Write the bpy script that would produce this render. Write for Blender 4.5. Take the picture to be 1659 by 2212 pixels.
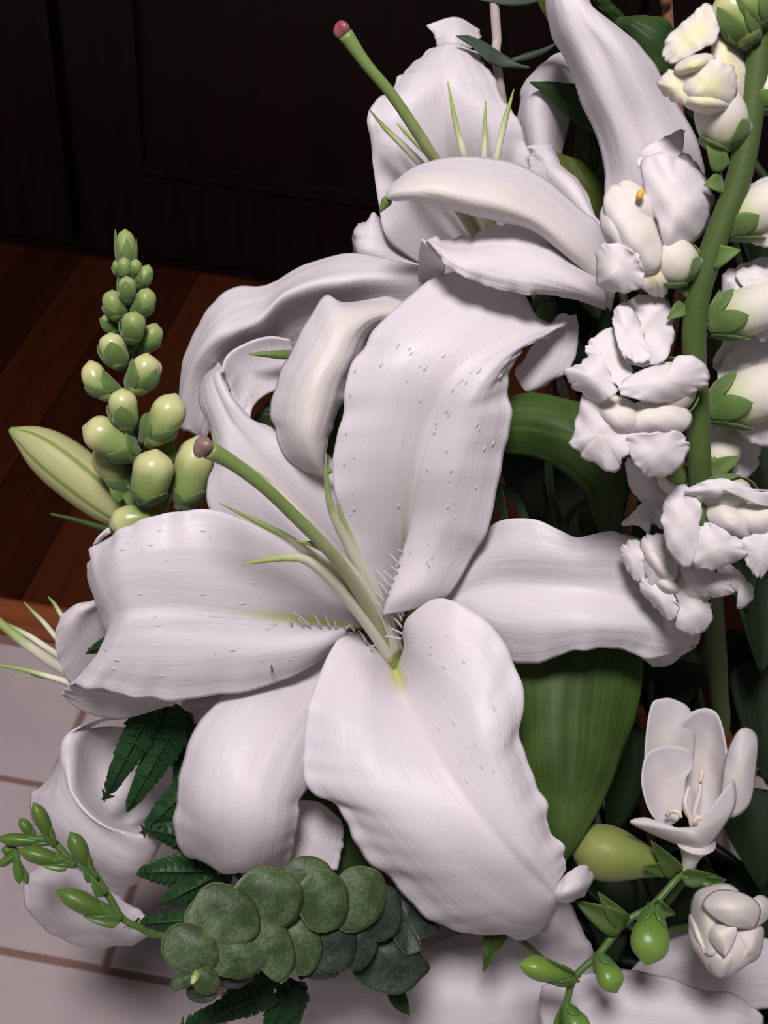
import bpy, math, random
import numpy as np
from mathutils import Matrix, Vector

random.seed(7); RNG = np.random.default_rng(7)
for o in list(bpy.data.objects): bpy.data.objects.remove(o)
SC = bpy.context.scene
COL = SC.collection

# ------------------------------------------------------------------ camera
FPX = 2372.0; CX, CY = 829.5, 1106.0; HC = 0.62
def _rx(a): c, s = math.cos(a), math.sin(a); return np.array([[1,0,0],[0,c,-s],[0,s,c]])
def _rz(a): c, s = math.cos(a), math.sin(a); return np.array([[c,-s,0],[s,c,0],[0,0,1]])
RC = _rz(math.radians(4.0)) @ _rx(math.radians(90-42.0)) @ _rz(math.radians(6.5))
CLOC = np.array([0, 0, HC])
cd = bpy.data.cameras.new('camera'); cam = bpy.data.objects.new('camera', cd); COL.objects.link(cam)
cam.matrix_world = Matrix([[*RC[0], CLOC[0]], [*RC[1], CLOC[1]], [*RC[2], CLOC[2]], [0,0,0,1]])
cd.sensor_fit = 'VERTICAL'; cd.sensor_height = 36.0; cd.lens = 36.0*FPX/2212.0
cd.clip_start = 0.02; cd.clip_end = 50
cd.dof.use_dof = True; cd.dof.focus_distance = 0.405; cd.dof.aperture_fstop = 15.0
SC.camera = cam

# ------------------------------------------------------------------ world, lamp, exposure
w = bpy.data.worlds.new('world'); SC.world = w; w.use_nodes = True
w.node_tree.nodes['Background'].inputs[0].default_value = (0.95, 0.88, 0.93, 1)
w.node_tree.nodes['Background'].inputs[1].default_value = 0.145
ld = bpy.data.lights.new('ceiling_lamp_light', 'AREA'); ld.shape = 'DISK'; ld.size = 0.30
ld.energy = 17.5; ld.color = (1.0, 0.912, 0.938)
lo = bpy.data.objects.new('ceiling_lamp_light', ld); COL.objects.link(lo)
LAMP = np.array([-0.13, -0.08, 1.47]); lo.location = LAMP
lo.rotation_euler = (Vector((0.02, 0.32, 0.28)) - Vector(LAMP)).to_track_quat('-Z', 'Y').to_euler()
SC.view_settings.view_transform = 'Standard'; SC.view_settings.look = 'None'
SC.view_settings.exposure = 0.0; SC.view_settings.gamma = 1.0; SC.view_settings.use_curve_mapping = False

# ------------------------------------------------------------------ helpers
def PP(a):
    """pixel x, pixel y, centimetres in front of the 40 cm plane -> world metres"""
    a = np.asarray(a, float); d = (40.0 - a[..., 2])*0.01
    v = np.stack([(a[..., 0]-CX)/FPX*d, -(a[..., 1]-CY)/FPX*d, -d], -1)
    return v @ RC.T + CLOC
def P(x, y, z): return PP((x, y, z))
def pxm(r, z): return r/FPX*(40.0-z)*0.01           # pixel length -> metres at that depth
VIEW = RC @ np.array([0, 0, 1.0])                    # towards the camera

def crw(k, n):
    if k == 1: return np.ones((n, 1))
    W = np.zeros((n, k+2)); t = np.linspace(0, k-1, n)
    for i, x in enumerate(t):
        j = min(int(x), k-2); f = x-j; f2, f3 = f*f, f*f*f
        for q, c in enumerate((-f3+2*f2-f, 3*f3-5*f2+2, -3*f3+4*f2+f, f3-f2)): W[i, j+q] += 0.5*c
    M = np.zeros((k+2, k)); M[1:k+1] = np.eye(k)
    M[0, 0] = 2; M[0, 1] = -1; M[k+1, k-1] = 2; M[k+1, k-2] = -1
    return W @ M
def ccr(pts, n):
    """closed smooth curve through pts"""
    pts = np.asarray(pts, float); k = len(pts); out = []
    for x in np.linspace(0, k, n, endpoint=False):
        j = int(x); f = x-j; p = [pts[(j+q-1) % k] for q in range(4)]
        out.append(0.5*((2*p[1])+(-p[0]+p[2])*f+(2*p[0]-5*p[1]+4*p[2]-p[3])*f*f+(-p[0]+3*p[1]-3*p[2]+p[3])*f**3))
    return np.array(out)
def spl(pts, n): pts = np.asarray(pts, float); return crw(len(pts), n) @ pts
def nrm(v): v = np.asarray(v, float); return v/(np.linalg.norm(v, axis=-1, keepdims=True)+1e-12)

class G:
    """geometry of one part: vertices (world metres), faces, uv per vertex"""
    def __init__(s): s.v = []; s.f = []; s.uv = []; s.n = 0; s.grids = []
    def add(s, v, f, uv):
        s.v.append(np.asarray(v, float)); s.f += [tuple(int(i)+s.n for i in q) for q in f]; s.uv.append(np.asarray(uv, float)); s.n += len(v); return s
    def grid(s, X, uv, closed=False):
        nv, nu = X.shape[:2]; f = []
        for i in range(nv-1):
            for j in range(nu if closed else nu-1):
                a = i*nu+j; b = i*nu+(j+1) % nu; f.append((a, b, b+nu, a+nu))
        return s.add(X.reshape(-1, 3), f, uv.reshape(-1, 2))
    def surf(s, rows, nu=33, nv=49, gu=0.5, groove=0.0, gw=0.10, ripple=0.0, rk=5.0, lump=0.0, vr=(0, 1), seed=0, pleat=0.0, flat=1.0, f0=0):
        """lofted petal: rows of (px, py, cm) across, from base to tip"""
        K = max(len(r) for r in rows)
        if flat != 1.0:
            q = []
            for i, r in enumerate(rows):
                zm = sum(p[2] for p in r)/len(r); k = 1.0 if i < f0 or i >= len(rows)-2 else (1+flat)/2 if i == f0 or i == len(rows)-3 else flat
                q.append([(p[0], p[1], zm+(p[2]-zm)*k) for p in r])
            rows = q
        R = np.array([spl(PP(np.array(r, float)), K) if len(r) != K else PP(np.array(r, float)) for r in rows])
        A = crw(len(rows), nv); B = crw(K, nu)
        X = np.einsum('ai,ijc,bj->abc', A, R, B)
        N = nrm(np.cross(np.gradient(X, axis=0), np.gradient(X, axis=1)))
        if (N @ VIEW).mean() < 0: N = -N
        u = np.linspace(0, 1, nu)[None, :]; v = np.linspace(0, 1, nv)[:, None]
        rg = np.random.default_rng(seed+11)
        ph = rg.uniform(0, 6.28, 8)
        D = np.zeros((nv, nu))
        fade = np.clip((1-v)*4, 0, 1)*np.clip(v*5, 0.15, 1)
        if groove: D -= groove*np.exp(-((u-gu)/gw)**2)*fade
        if ripple:
            e = np.abs(2*u-1)**3.0; sg = np.where(u < 0.5, 0.0, 2.1)
            wv = np.sin(6.283*rk*v+ph[0]+sg)+0.6*np.sin(6.283*rk*1.73*v+ph[1]+2*sg)+0.35*np.sin(6.283*rk*3.1*v+ph[2]+sg)
            D += ripple*e*wv*np.clip(v*3-0.3, 0, 1)
            e6 = np.abs(2*u-1)**5.0; w2 = np.sin(6.283*rk*1.6*v+ph[3]+sg)+0.6*np.sin(6.283*rk*2.7*v+ph[4]+sg)
            am = (0.35+0.65*np.sin(6.283*1.7*v+ph[5]+sg*1.3)**2); D += ripple*0.35*e6*w2*am*np.clip(v*3-0.3, 0, 1)
            S = nrm(np.gradient(X, axis=1))*np.sign(2*u-1)[..., None]
            X = X+S*(ripple*0.13*e6*am*(w2+wv*0.5)*np.clip(v*3-0.3, 0, 1)*np.clip((1-v)*5, 0, 1)*0.01)[..., None]
        if lump: D += lump*(np.sin(6.283*1.3*v+ph[3]+3*u)*np.sin(6.283*1.1*u+ph[4])+0.6*np.sin(6.283*2.7*v+ph[5]-4*u))*fade
        if pleat: D += pleat*(np.sin(u*44+2.0*np.sin(v*5+ph[6]))+0.7*np.sin(u*71+1.6*np.sin(v*7+ph[7])))*np.clip(v*3, 0, 1)*(0.4+0.6*np.abs(2*u-1))
        X = X+N*(D*0.01)[..., None]
        uv = np.stack([np.broadcast_to(u, (nv, nu)), np.broadcast_to(vr[0]+(vr[1]-vr[0])*v, (nv, nu))], -1)
        s.grids.append((X, N)); return s.grid(X, uv)
    def lobe(s, outline, c, p=2.0, n=56, rings=11, ruffle=0.0, rk=7, seed=0, dent=0.0, frill=0.0):
        """rounded petal or leaf: closed outline of (px,py,cm) domed over a centre"""
        o = [(q[0], q[1], q[2] if len(q) > 2 else c[2]) for q in outline]
        O = ccr(o, n); c = np.array(c, float); a = np.linspace(0, 6.283, n, endpoint=False)
        rg = np.random.default_rng(seed+3); ph = rg.uniform(0, 6.28, 4)
        ruf = 0.45*ruffle*(np.sin((rk-2)*a+ph[0])+0.5*np.sin((rk+2)*a+ph[1]))
        if frill:
            fr = np.sin(9*a+ph[0])+0.8*np.sin(15*a+ph[1]+np.sin(3*a))+0.5*np.sin(23*a+ph[2]); mod = 0.3+0.7*np.sin(1.5*a+ph[3])**2
            d = O[:, :2]-c[:2]; fo = d/np.linalg.norm(d, axis=1, keepdims=True)*(fr*mod*frill)[:, None]
            ruf_e = 0.035*frill*mod*(np.sin(9*a+ph[2])+0.7*np.sin(15*a+ph[3]))
        else: ruf_e = 0*a; fo = np.zeros((n, 2))
        V = [PP(c)[None]]; UV = [np.array([[0.5, 0.5]])]
        for k in range(1, rings+1):
            t = k/rings; q = c+(O-c)*t; q[:, :2] += fo*t**5
            q[:, 2] = c[2]+(O[:, 2]-c[2])*t**p+ruf*t**4+ruf_e*t**6
            q[:, 2] += dent*(np.sin(q[:, 0]/15+ph[2]+q[:, 1]/40)*np.sin(q[:, 1]/19+ph[3])+0.6*np.sin(q[:, 0]/9-q[:, 1]/11+ph[1]))*(0.4+0.6*t)
            V.append(PP(q)); UV.append(np.stack([0.5+0.5*t*np.cos(a), 0.5+0.5*t*np.sin(a)], -1))
        f = [(0, 1+j, 1+(j+1) % n) for j in range(n)]
        for k in range(rings-1):
            b = 1+k*n
            f += [(b+j, b+n+j, b+n+(j+1) % n, b+(j+1) % n) for j in range(n)]
        return s.add(np.concatenate(V), f, np.concatenate(UV))
    def tube3(s, pts, rad, n=24, seg=12, prof=None, vr=(0, 1)):
        """tube through world points with interpolated radii (metres)"""
        pts = spl(pts, n); r = spl(np.array(rad, float)[:, None], n)[:, 0].clip(1e-5)
        T = nrm(np.gradient(pts, axis=0)); up = np.array([0.31, 0.17, 0.93])
        a = nrm(np.cross(T[0], up)); U = []
        for t in T:
            a = a-t*(a@t); a = nrm(a); U.append(a)
        U = np.array(U); Bn = np.cross(T, U); ang = np.linspace(0, 6.283185, seg, endpoint=False)
        m = np.ones(seg) if prof is None else prof(ang)
        X = pts[:, None]+(U[:, None]*np.cos(ang)[None, :, None]+Bn[:, None]*np.sin(ang)[None, :, None])*(r[:, None]*m[None])[..., None]
        uv = np.stack([np.broadcast_to(ang/6.283, (n, seg)), np.broadcast_to(np.linspace(*vr, n)[:, None], (n, seg))], -1)
        n0 = s.n; s.grid(X, uv, True)
        s.f.append(tuple(n0+i for i in range(seg))[::-1]); s.f.append(tuple(n0+(n-1)*seg+i for i in range(seg)))
        return s
    def tube(s, pts, rad, n=24, seg=12, prof=None, vr=(0, 1)):
        """tube through (px,py,cm) points, radii in pixels"""
        pts = np.asarray(pts, float)
        k = len(rad); z = spl(pts[:, 2:3], k)[:, 0] if len(pts) > 1 else pts[:, 2]
        return s.tube3(PP(pts), [pxm(q, zz) for q, zz in zip(rad, z)], n, seg, prof, vr)
    def leaf3(s, base, tip, nor, wid, curl=0.0, fold=0.15, n=9, m=7, shape=0.45, bend=None, serr=0.0):
        """pointed leaf between two world points; nor = facing direction"""
        base = np.asarray(base, float); tip = np.asarray(tip, float); L = np.linalg.norm(tip-base); ax = (tip-base)/L
        nor = np.asarray(nor, float); nor = nrm(nor-ax*(nor@ax)); sd = np.cross(ax, nor)
        t = np.linspace(0, 1, n); wd = np.sin(math.pi*t**shape)**0.8*wid*0.5; wd[0] = wid*0.06; wd[-1] = 1e-5
        if serr: wd = wd*(1+serr*np.where(np.arange(n) % 2 == 0, 1, -1))
        u = np.linspace(-1, 1, m)
        X = base+ax*(t*L)[:, None, None]+sd*(wd[:, None]*u[None])[..., None] + nor*((np.abs(u)*fold)[None]*wd[:, None]+(curl*L*np.sin(t*math.pi)*1.0)[:, None])[..., None]
        uv = np.stack([np.broadcast_to((u+1)/2, (n, m)), np.broadcast_to(t[:, None], (n, m))], -1)
        return s.grid(X, uv)

def build(name, g, mat, parent=None, thick=0.0, kind=None, smooth=True, root=None):
    """one mesh object from G; local to the root thing's origin"""
    org = np.zeros(3)
    if parent is not None:
        r = parent
        while r.parent is not None: r = r.parent
        org = np.array(r.location)
    V = np.concatenate(g.v)-org
    me = bpy.data.meshes.new(name); me.from_pydata(V.tolist(), [], g.f)
    uvl = me.uv_layers.new(name='UVMap'); UV = np.concatenate(g.uv)
    li = np.empty(len(me.loops), np.int32); me.loops.foreach_get('vertex_index', li)
    uvl.data.foreach_set('uv', UV[li].astype(np.float32).ravel())
    if smooth: me.polygons.foreach_set('use_smooth', [True]*len(me.polygons))
    me.materials.append(MAT[mat]); me.update()
    o = bpy.data.objects.new(name, me); COL.objects.link(o)
    if parent is not None: o.parent = parent
    if thick:
        md = o.modifiers.new('thickness', 'SOLIDIFY'); md.thickness = thick; md.offset = 0.0
    if kind: o['kind'] = kind
    return o
def thing(name, loc, label, cat, group=None):
    o = bpy.data.objects.new(name, None); COL.objects.link(o); o.location = Vector(loc); o.empty_display_size = 0.01
    o['label'] = label; o['category'] = cat
    if group: o['group'] = group
    return o
def tag(o, label, cat, group=None):
    o['label'] = label; o['category'] = cat
    if group: o['group'] = group
    return o

# ------------------------------------------------------------------ materials
MAT = {}
class NT:
    def __init__(s, name):
        m = bpy.data.materials.new(name); m.use_nodes = True; s.t = m.node_tree; s.t.nodes.clear(); MAT[name] = m; s.m = m
    def n(s, typ, **kw):
        q = s.t.nodes.new(typ)
        for k, v in kw.items():
            if k.startswith('i_'): 
                key = k[2:]; key = int(key) if key.isdigit() else key.replace('_', ' ')
                if hasattr(v, 'is_output') or isinstance(v, bpy.types.NodeSocket): s.t.links.new(v, q.inputs[key])
                else: q.inputs[key].default_value = v
            else: setattr(q, k, v)
        return q
    def math(s, op, a, b=0.0, c=None, clamp=False):
        q = s.t.nodes.new('ShaderNodeMath'); q.operation = op; q.use_clamp = clamp
        for i, v in enumerate((a, b, c)):
            if v is None: continue
            if isinstance(v, bpy.types.NodeSocket): s.t.links.new(v, q.inputs[i])
            else: q.inputs[i].default_value = v
        return q.outputs[0]
    def step(s, x, a, b):   # smooth 0..1 from a to b
        q = s.n('ShaderNodeMapRange', interpolation_type='SMOOTHSTEP', i_0=x); q.inputs[1].default_value = a; q.inputs[2].default_value = b
        return q.outputs[0]
    def mix(s, f, a, b):
        q = s.t.nodes.new('ShaderNodeMix'); q.data_type = 'RGBA'
        for i, v in ((0, f), (6, a), (7, b)):
            if isinstance(v, bpy.types.NodeSocket): s.t.links.new(v, q.inputs[i])
            elif i == 0: q.inputs[0].default_value = v
            else: q.inputs[i].default_value = (*v, 1)
        return q.outputs[2]
    def uv(s):
        t = s.n('ShaderNodeUVMap'); x = s.n('ShaderNodeSeparateXYZ', i_0=t.outputs[0]); return t.outputs[0], x.outputs[0], x.outputs[1]
    def obj(s): return s.n('ShaderNodeTexCoord').outputs['Object']
    def noise(s, vec, scale, sx=1, sy=1, sz=1, detail=3, rough=0.5):
        mp = s.n('ShaderNodeMapping', i_Vector=vec); mp.inputs['Scale'].default_value = (sx, sy, sz)
        return s.n('ShaderNodeTexNoise', i_Vector=mp.outputs[0], i_Scale=scale, i_Detail=detail, i_Roughness=rough).outputs[0]
    def out(s, col, rough=0.5, spec=0.3, bump=None, bs=0.2, bd=0.0005, trans=0.0, tcol=None, sheen=0.0, coat=0.0):
        b = s.n('ShaderNodeBsdfPrincipled')
        for k, v in (('Base Color', col), ('Roughness', rough), ('Specular IOR Level', spec), ('Sheen Weight', sheen), ('Coat Weight', coat)):
            if isinstance(v, bpy.types.NodeSocket): s.t.links.new(v, b.inputs[k])
            elif k == 'Base Color': b.inputs[k].default_value = (*v, 1)
            else: b.inputs[k].default_value = v
        nb = None
        if bump is not None:
            nb = s.n('ShaderNodeBump', i_Height=bump, i_Strength=bs, i_Distance=bd).outputs[0]; s.t.links.new(nb, b.inputs['Normal'])
        sh = b.outputs[0]
        if trans:
            tr = s.n('ShaderNodeBsdfTranslucent'); c = col if tcol is None else tcol
            if isinstance(c, bpy.types.NodeSocket): s.t.links.new(c, tr.inputs[0])
            else: tr.inputs[0].default_value = (*c, 1)
            mx = s.n('ShaderNodeMixShader', i_0=trans); s.t.links.new(sh, mx.inputs[1]); s.t.links.new(tr.outputs[0], mx.inputs[2]); sh = mx.outputs[0]
        o = s.n('ShaderNodeOutputMaterial'); s.t.links.new(sh, o.inputs[0]); return s.m

WHITE = (0.80, 0.765, 0.80)
def petal_mat(name, gu, green=0.34, gw=0.035, keel=0.0, cream=(0.83, 0.79, 0.66), white=WHITE):
    t = NT(name); uv, u, v = t.uv(); ob = t.obj()
    du = t.math('ABSOLUTE', t.math('SUBTRACT', u, gu))
    streak = t.noise(uv, 1.0, 48, 7.0, 1, 5, 0.65)
    fine = t.noise(ob, 700, detail=3, rough=0.6); soft = t.noise(uv, 1.0, 14, 5, 1, 3)
    c = t.mix(t.step(soft, 0.3, 0.7), tuple(x*0.965 for x in white), white)
    # cream along the centre of the petal
    cm = t.math('MULTIPLY', t.step(du, 0.10, 0.0), 0.35)
    c = t.mix(cm, c, (0.84, 0.80, 0.74))
    if keel:
        k = t.math('MULTIPLY', t.step(du, 0.38, 0.12), keel); c = t.mix(k, c, cream)
    if green:
        gm = t.math('MULTIPLY', t.step(du, gw*2.2, gw*0.5), t.step(v, green, green*0.45))
        c = t.mix(gm, c, (0.62, 0.66, 0.24))
    h = t.math('ADD', t.math('MULTIPLY', streak, 0.6), t.math('ADD', t.math('MULTIPLY', fine, 0.25), t.math('MULTIPLY', soft, 0.9)))
    t.out(c, 0.42, 0.35, h, 0.42, 0.0008, 0.25, (0.84, 0.80, 0.80), 0.05)
petal_mat('petal', 0.5, 0.17, 0.05); petal_mat('petal_faint', 0.5, 0.12, 0.03); petal_mat('petal_wide', 0.4, 0.36, 0.03); petal_mat('petal_plain', 0.5, 0.0)
petal_mat('petal_outer', 0.5, 0.0, keel=0.5, cream=(0.84, 0.80, 0.69))
petal_mat('petal_tip', 0.5, 0.0, keel=0.5, cream=(0.84, 0.76, 0.42))
def soft_mat(name, c0, c1, a=0.2, b=0.8, axis='v', rough=0.6, trans=0.22, spec=0.25, bumps=0.25, sheen=0.1):
    t = NT(name); uv, u, v = t.uv(); ob = t.obj()
    nz = t.noise(ob, 160, detail=3)
    x = v if axis == 'v' else t.math('MULTIPLY', t.n('ShaderNodeVectorMath', operation='DISTANCE', i_0=uv, i_1=(0.5, 0.5, 0)).outputs['Value'], 2.0)
    c = t.mix(t.step(t.math('ADD', x, t.math('MULTIPLY', t.math('SUBTRACT', nz, 0.5), 0.25)), a, b), c0, c1)
    t.out(c, rough, spec, nz, bumps, 0.0012, trans, None, sheen)
soft_mat('snapdragon_white', (0.80, 0.765, 0.745), (0.80, 0.765, 0.785), 0.1, 0.9, 'r')
soft_mat('snapdragon_palate', (0.82, 0.78, 0.70), (0.80, 0.765, 0.76), 0.2, 0.9)
soft_mat('snapdragon_cream', (0.80, 0.78, 0.50), (0.80, 0.76, 0.70), 0.2, 0.9, 'r')
soft_mat('snapdragon_tube', (0.45, 0.52, 0.20), (0.78, 0.75, 0.66), 0.0, 0.6)
soft_mat('bud_pale', (0.25, 0.34, 0.10), (0.62, 0.64, 0.30), 0.40, 0.80, rough=0.28, spec=0.5, trans=0.12, bumps=0.15)
soft_mat('bud_green', (0.14, 0.22, 0.055), (0.34, 0.42, 0.14), 0.3, 0.9, rough=0.4, spec=0.4, trans=0.1, bumps=0.15)
soft_mat('sepal_green', (0.085, 0.155, 0.035), (0.115, 0.20, 0.045), rough=0.6, trans=0.12, sheen=0.3)
soft_mat('stem_green', (0.060, 0.100, 0.024), (0.075, 0.122, 0.029), rough=0.6, trans=0.0, sheen=0.04)
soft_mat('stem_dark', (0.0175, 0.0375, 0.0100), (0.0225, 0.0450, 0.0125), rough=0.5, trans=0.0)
soft_mat('stem_freesia', (0.0650, 0.1350, 0.0250), (0.0650, 0.1400, 0.0250), rough=0.4, trans=0.0, spec=0.4)
soft_mat('filament', (0.86, 0.85, 0.68), (0.33, 0.44, 0.13), 0.45, 0.85, rough=0.45, trans=0.15, bumps=0.05)
soft_mat('style', (0.4464, 0.4752, 0.2304), (0.1944, 0.2880, 0.0792), 0.25, 0.65, rough=0.4, trans=0.1, bumps=0.05, spec=0.4)
soft_mat('stigma_brown', (0.20, 0.13, 0.10), (0.24, 0.15, 0.13), rough=0.35, trans=0, spec=0.6)
soft_mat('stigma_red', (0.30, 0.10, 0.10), (0.32, 0.06, 0.09), rough=0.25, trans=0, spec=0.6)
soft_mat('green_tip', (0.1200, 0.2040, 0.0480), (0.1800, 0.2520, 0.0840), trans=0.1)
soft_mat('freesia_white', (0.74, 0.70, 0.66), (0.72, 0.69, 0.70), 0.1, 0.8, 'r', trans=0.3, bumps=0.12)
soft_mat('freesia_cream', (0.80, 0.76, 0.66), (0.79, 0.75, 0.72), 0.1, 0.8, 'r', trans=0.2, bumps=0.1)
soft_mat('freesia_bud', (0.0868, 0.1860, 0.0248), (0.1612, 0.2852, 0.0434), 0.05, 0.9, rough=0.35, spec=0.45, trans=0.1, bumps=0.08)
soft_mat('freesia_bud_dark', (0.050, 0.110, 0.014), (0.095, 0.175, 0.028), 0.05, 0.9, rough=0.38, spec=0.4, trans=0.08, bumps=0.08)
soft_mat('freesia_bud_yellow', (0.1612, 0.2232, 0.0434), (0.2728, 0.3224, 0.0930), 0.0, 0.8, rough=0.45, trans=0.12, bumps=0.2)
soft_mat('anther', (0.80, 0.66, 0.50), (0.82, 0.70, 0.56), trans=0.1)
soft_mat('yellow_spot', (0.80, 0.48, 0.05), (0.80, 0.50, 0.10), trans=0.1)
soft_mat('euc_stem', (0.4480, 0.3760, 0.3600), (0.4000, 0.3360, 0.3040), rough=0.7, trans=0, bumps=0.6)
soft_mat('brown_stem', (0.20, 0.09, 0.04), (0.16, 0.08, 0.04), rough=0.7, trans=0, bumps=0.6)
def leaf_mat(name, c0, c1, ribs=34, rough=0.5, trans=0.12, spots=None, edge=None, spec=0.2):
    t = NT(name); uv, u, v = t.uv(); ob = t.obj()
    rib = t.noise(uv, 1.0, ribs, 1.2, 1, 2, 0.5); nz = t.noise(ob, 45, detail=4)
    f = t.math('ADD', t.math('MULTIPLY', rib, 0.4), t.math('MULTIPLY', nz, 0.7))
    c = t.mix(t.step(f, 0.4, 0.75), c0, c1)
    if edge:
        du = t.math('ABSOLUTE', t.math('SUBTRACT', u, 0.5)); c = t.mix(t.math('MULTIPLY', t.step(du, 0.46, 0.5), 0.7), c, edge)
    if spots:
        sp = t.noise(ob, 130, detail=3); c = t.mix(t.step(sp, 0.60, 0.68), c, spots)
    t.out(c, rough, spec, f, 0.25, 0.0008, trans, c)
leaf_mat('leaf_broad', (0.0275, 0.0625, 0.0110), (0.0625, 0.1150, 0.0250), edge=(0.1100, 0.1700, 0.0400))
leaf_mat('leaf_shade_dark', (0.0052, 0.0133, 0.0035), (0.0105, 0.0227, 0.0063), trans=0.03, rough=0.6, spec=0.15)  # near-black green: deep shade put into the leaf colour
leaf_mat('leaf_upper', (0.0180, 0.0450, 0.0120), (0.0360, 0.0720, 0.0180), trans=0.08, edge=(0.0840, 0.1440, 0.0360))
leaf_mat('leaf_spotted', (0.0600, 0.0850, 0.0150), (0.1000, 0.1250, 0.0250), spots=(0.0350, 0.0200, 0.0050))
leaf_mat('leaf_grey', (0.0490, 0.0770, 0.0560), (0.0910, 0.1260, 0.0910), ribs=10, rough=0.5, edge=(0.2100, 0.2450, 0.1680))
leaf_mat('fern_green', (0.0126, 0.0420, 0.0140), (0.0245, 0.0735, 0.0245), ribs=6, rough=0.42, trans=0.08)
def euc_mat(name, c0, c1, wax, edge):
    t = NT(name); uv, u, v = t.uv(); ob = t.obj()
    rad = t.math('MULTIPLY', t.n('ShaderNodeVectorMath', operation='DISTANCE', i_0=uv, i_1=(0.5, 0.5, 0)).outputs['Value'], 2.0)
    nz = t.noise(ob, 110, detail=4); n2 = t.noise(ob, 800, detail=4, rough=0.7)
    vor = t.n('ShaderNodeTexVoronoi', feature='DISTANCE_TO_EDGE', i_Vector=ob, i_Scale=260).outputs[0]
    c = t.mix(t.step(nz, 0.35, 0.7), c0, c1)
    c = t.mix(t.math('MULTIPLY', t.step(t.math('ADD', t.math('MULTIPLY', n2, 0.7), t.math('MULTIPLY', nz, 0.45)), 0.52, 0.72), 0.32), c, wax)
    c = t.mix(t.math('MULTIPLY', t.step(vor, 0.05, 0.0), 0.35), c, c0)
    c = t.mix(t.math('MULTIPLY', t.step(rad, 0.94, 0.99), 0.85), c, edge)
    t.out(c, 0.45, 0.4, t.math('ADD', n2, vor), 0.35, 0.0007, 0.06, c)
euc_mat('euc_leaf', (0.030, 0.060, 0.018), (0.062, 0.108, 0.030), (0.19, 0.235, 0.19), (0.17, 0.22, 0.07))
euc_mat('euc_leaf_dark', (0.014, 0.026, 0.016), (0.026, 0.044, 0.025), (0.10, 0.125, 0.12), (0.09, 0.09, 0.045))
def lilybud_mat():
    t = NT('lily_bud_skin'); uv, u, v = t.uv()
    s = t.math('ABSOLUTE', t.math('SINE', t.math('MULTIPLY', u, 18.8496)))
    fine = t.noise(uv, 1.0, 50, 3, 1, 3)
    c = t.mix(t.step(s, 0.40, 0.12), (0.46, 0.47, 0.22), (0.17, 0.24, 0.05))
    c = t.mix(t.step(v, 0.86, 0.99), c, (0.27, 0.40, 0.10)); c = t.mix(t.math('MULTIPLY', fine, 0.35), c, (0.42, 0.48, 0.2))
    t.out(c, 0.5, 0.3, fine, 0.25, 0.0008, 0.1)
lilybud_mat()
# room materials
t = NT('tile'); ob = t.obj(); nz = t.noise(ob, 26, detail=2); n2 = t.noise(ob, 9, detail=3)
t.out(t.mix(t.step(n2, 0.35, 0.7), (0.40, 0.335, 0.34), (0.45, 0.385, 0.385)), 0.22, 0.5, nz, 0.5, 0.004)
t = NT('grout'); t.out(t.mix(t.noise(t.obj(), 300), (0.16, 0.095, 0.075), (0.24, 0.15, 0.12)), 0.9, 0.1)
def wood(name, c0, c1, rough, spec, sx, sy, sz, coat=0.0):
    t = NT(name); ob = t.obj(); g = t.noise(ob, 6, sx, sy, sz, 5, 0.6)
    t.out(t.mix(t.step(g, 0.3, 0.72), c0, c1), rough, spec, g, 0.1, 0.001, coat=coat)
t = NT('wood_floor'); ob = t.obj(); g = t.noise(ob, 6, 16, 1.2, 1, 5, 0.6); rnd = t.n('ShaderNodeObjectInfo').outputs['Random']
f = t.math('ADD', t.math('MULTIPLY', g, 0.5), t.math('MULTIPLY', rnd, 0.6))
t.out(t.mix(t.step(f, 0.2, 0.9), (0.016, 0.0035, 0.0012), (0.062, 0.0150, 0.0042)), 0.22, 0.5, g, 0.06, 0.001)
wood('wood_trim', (0.16, 0.045, 0.014), (0.24, 0.075, 0.026), 0.3, 0.5, 1, 12, 8)
wood('wood_cabinet', (0.0030, 0.0008, 0.0006), (0.0064, 0.0016, 0.0011), 0.4, 0.25, 14, 14, 1)
t = NT('cabinet_gap'); t.out((0.002, 0.0012, 0.001), 0.8, 0.1)
t = NT('wall_paint'); t.out((0.10, 0.075, 0.06), 0.9, 0.1, t.noise(t.obj(), 60), 0.1, 0.001)
t = NT('vase'); t.out(t.mix(t.noise(t.obj(), 30), (0.010, 0.012, 0.010), (0.02, 0.022, 0.018)), 0.35, 0.4)
t = NT('foam'); t.out((0.012, 0.03, 0.012), 0.95, 0.05, t.noise(t.obj(), 500), 0.6, 0.001)

# ------------------------------------------------------------------ boxes for the room
BOXF = [(0,3,2,1), (4,5,6,7), (0,1,5,4), (1,2,6,5), (2,3,7,6), (3,0,4,7)]
def box(g, x0, x1, y0, y1, z0, z1, b=0.0):
    if not b:
        v = [(x0,y0,z0),(x1,y0,z0),(x1,y1,z0),(x0,y1,z0),(x0,y0,z1),(x1,y0,z1),(x1,y1,z1),(x0,y1,z1)]
        return g.add(v, BOXF, [(0, 0)]*8)
    v = [(x0,y0,z0),(x1,y0,z0),(x1,y1,z0),(x0,y1,z0),(x0,y0,z1-b),(x1,y0,z1-b),(x1,y1,z1-b),(x0,y1,z1-b),
         (x0+b,y0+b,z1),(x1-b,y0+b,z1),(x1-b,y1-b,z1),(x0+b,y1-b,z1)]
    f = [(0,3,2,1),(0,1,5,4),(1,2,6,5),(2,3,7,6),(3,0,4,7),(4,5,9,8),(5,6,10,9),(6,7,11,10),(7,4,8,11),(8,9,10,11)]
    return g.add(v, f, [(0, 0)]*12)
def setting(name, g, mat, parent=None):
    o = build(name, g, mat, parent, smooth=False)
    if parent is None: o['kind'] = 'structure'
    return o
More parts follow.
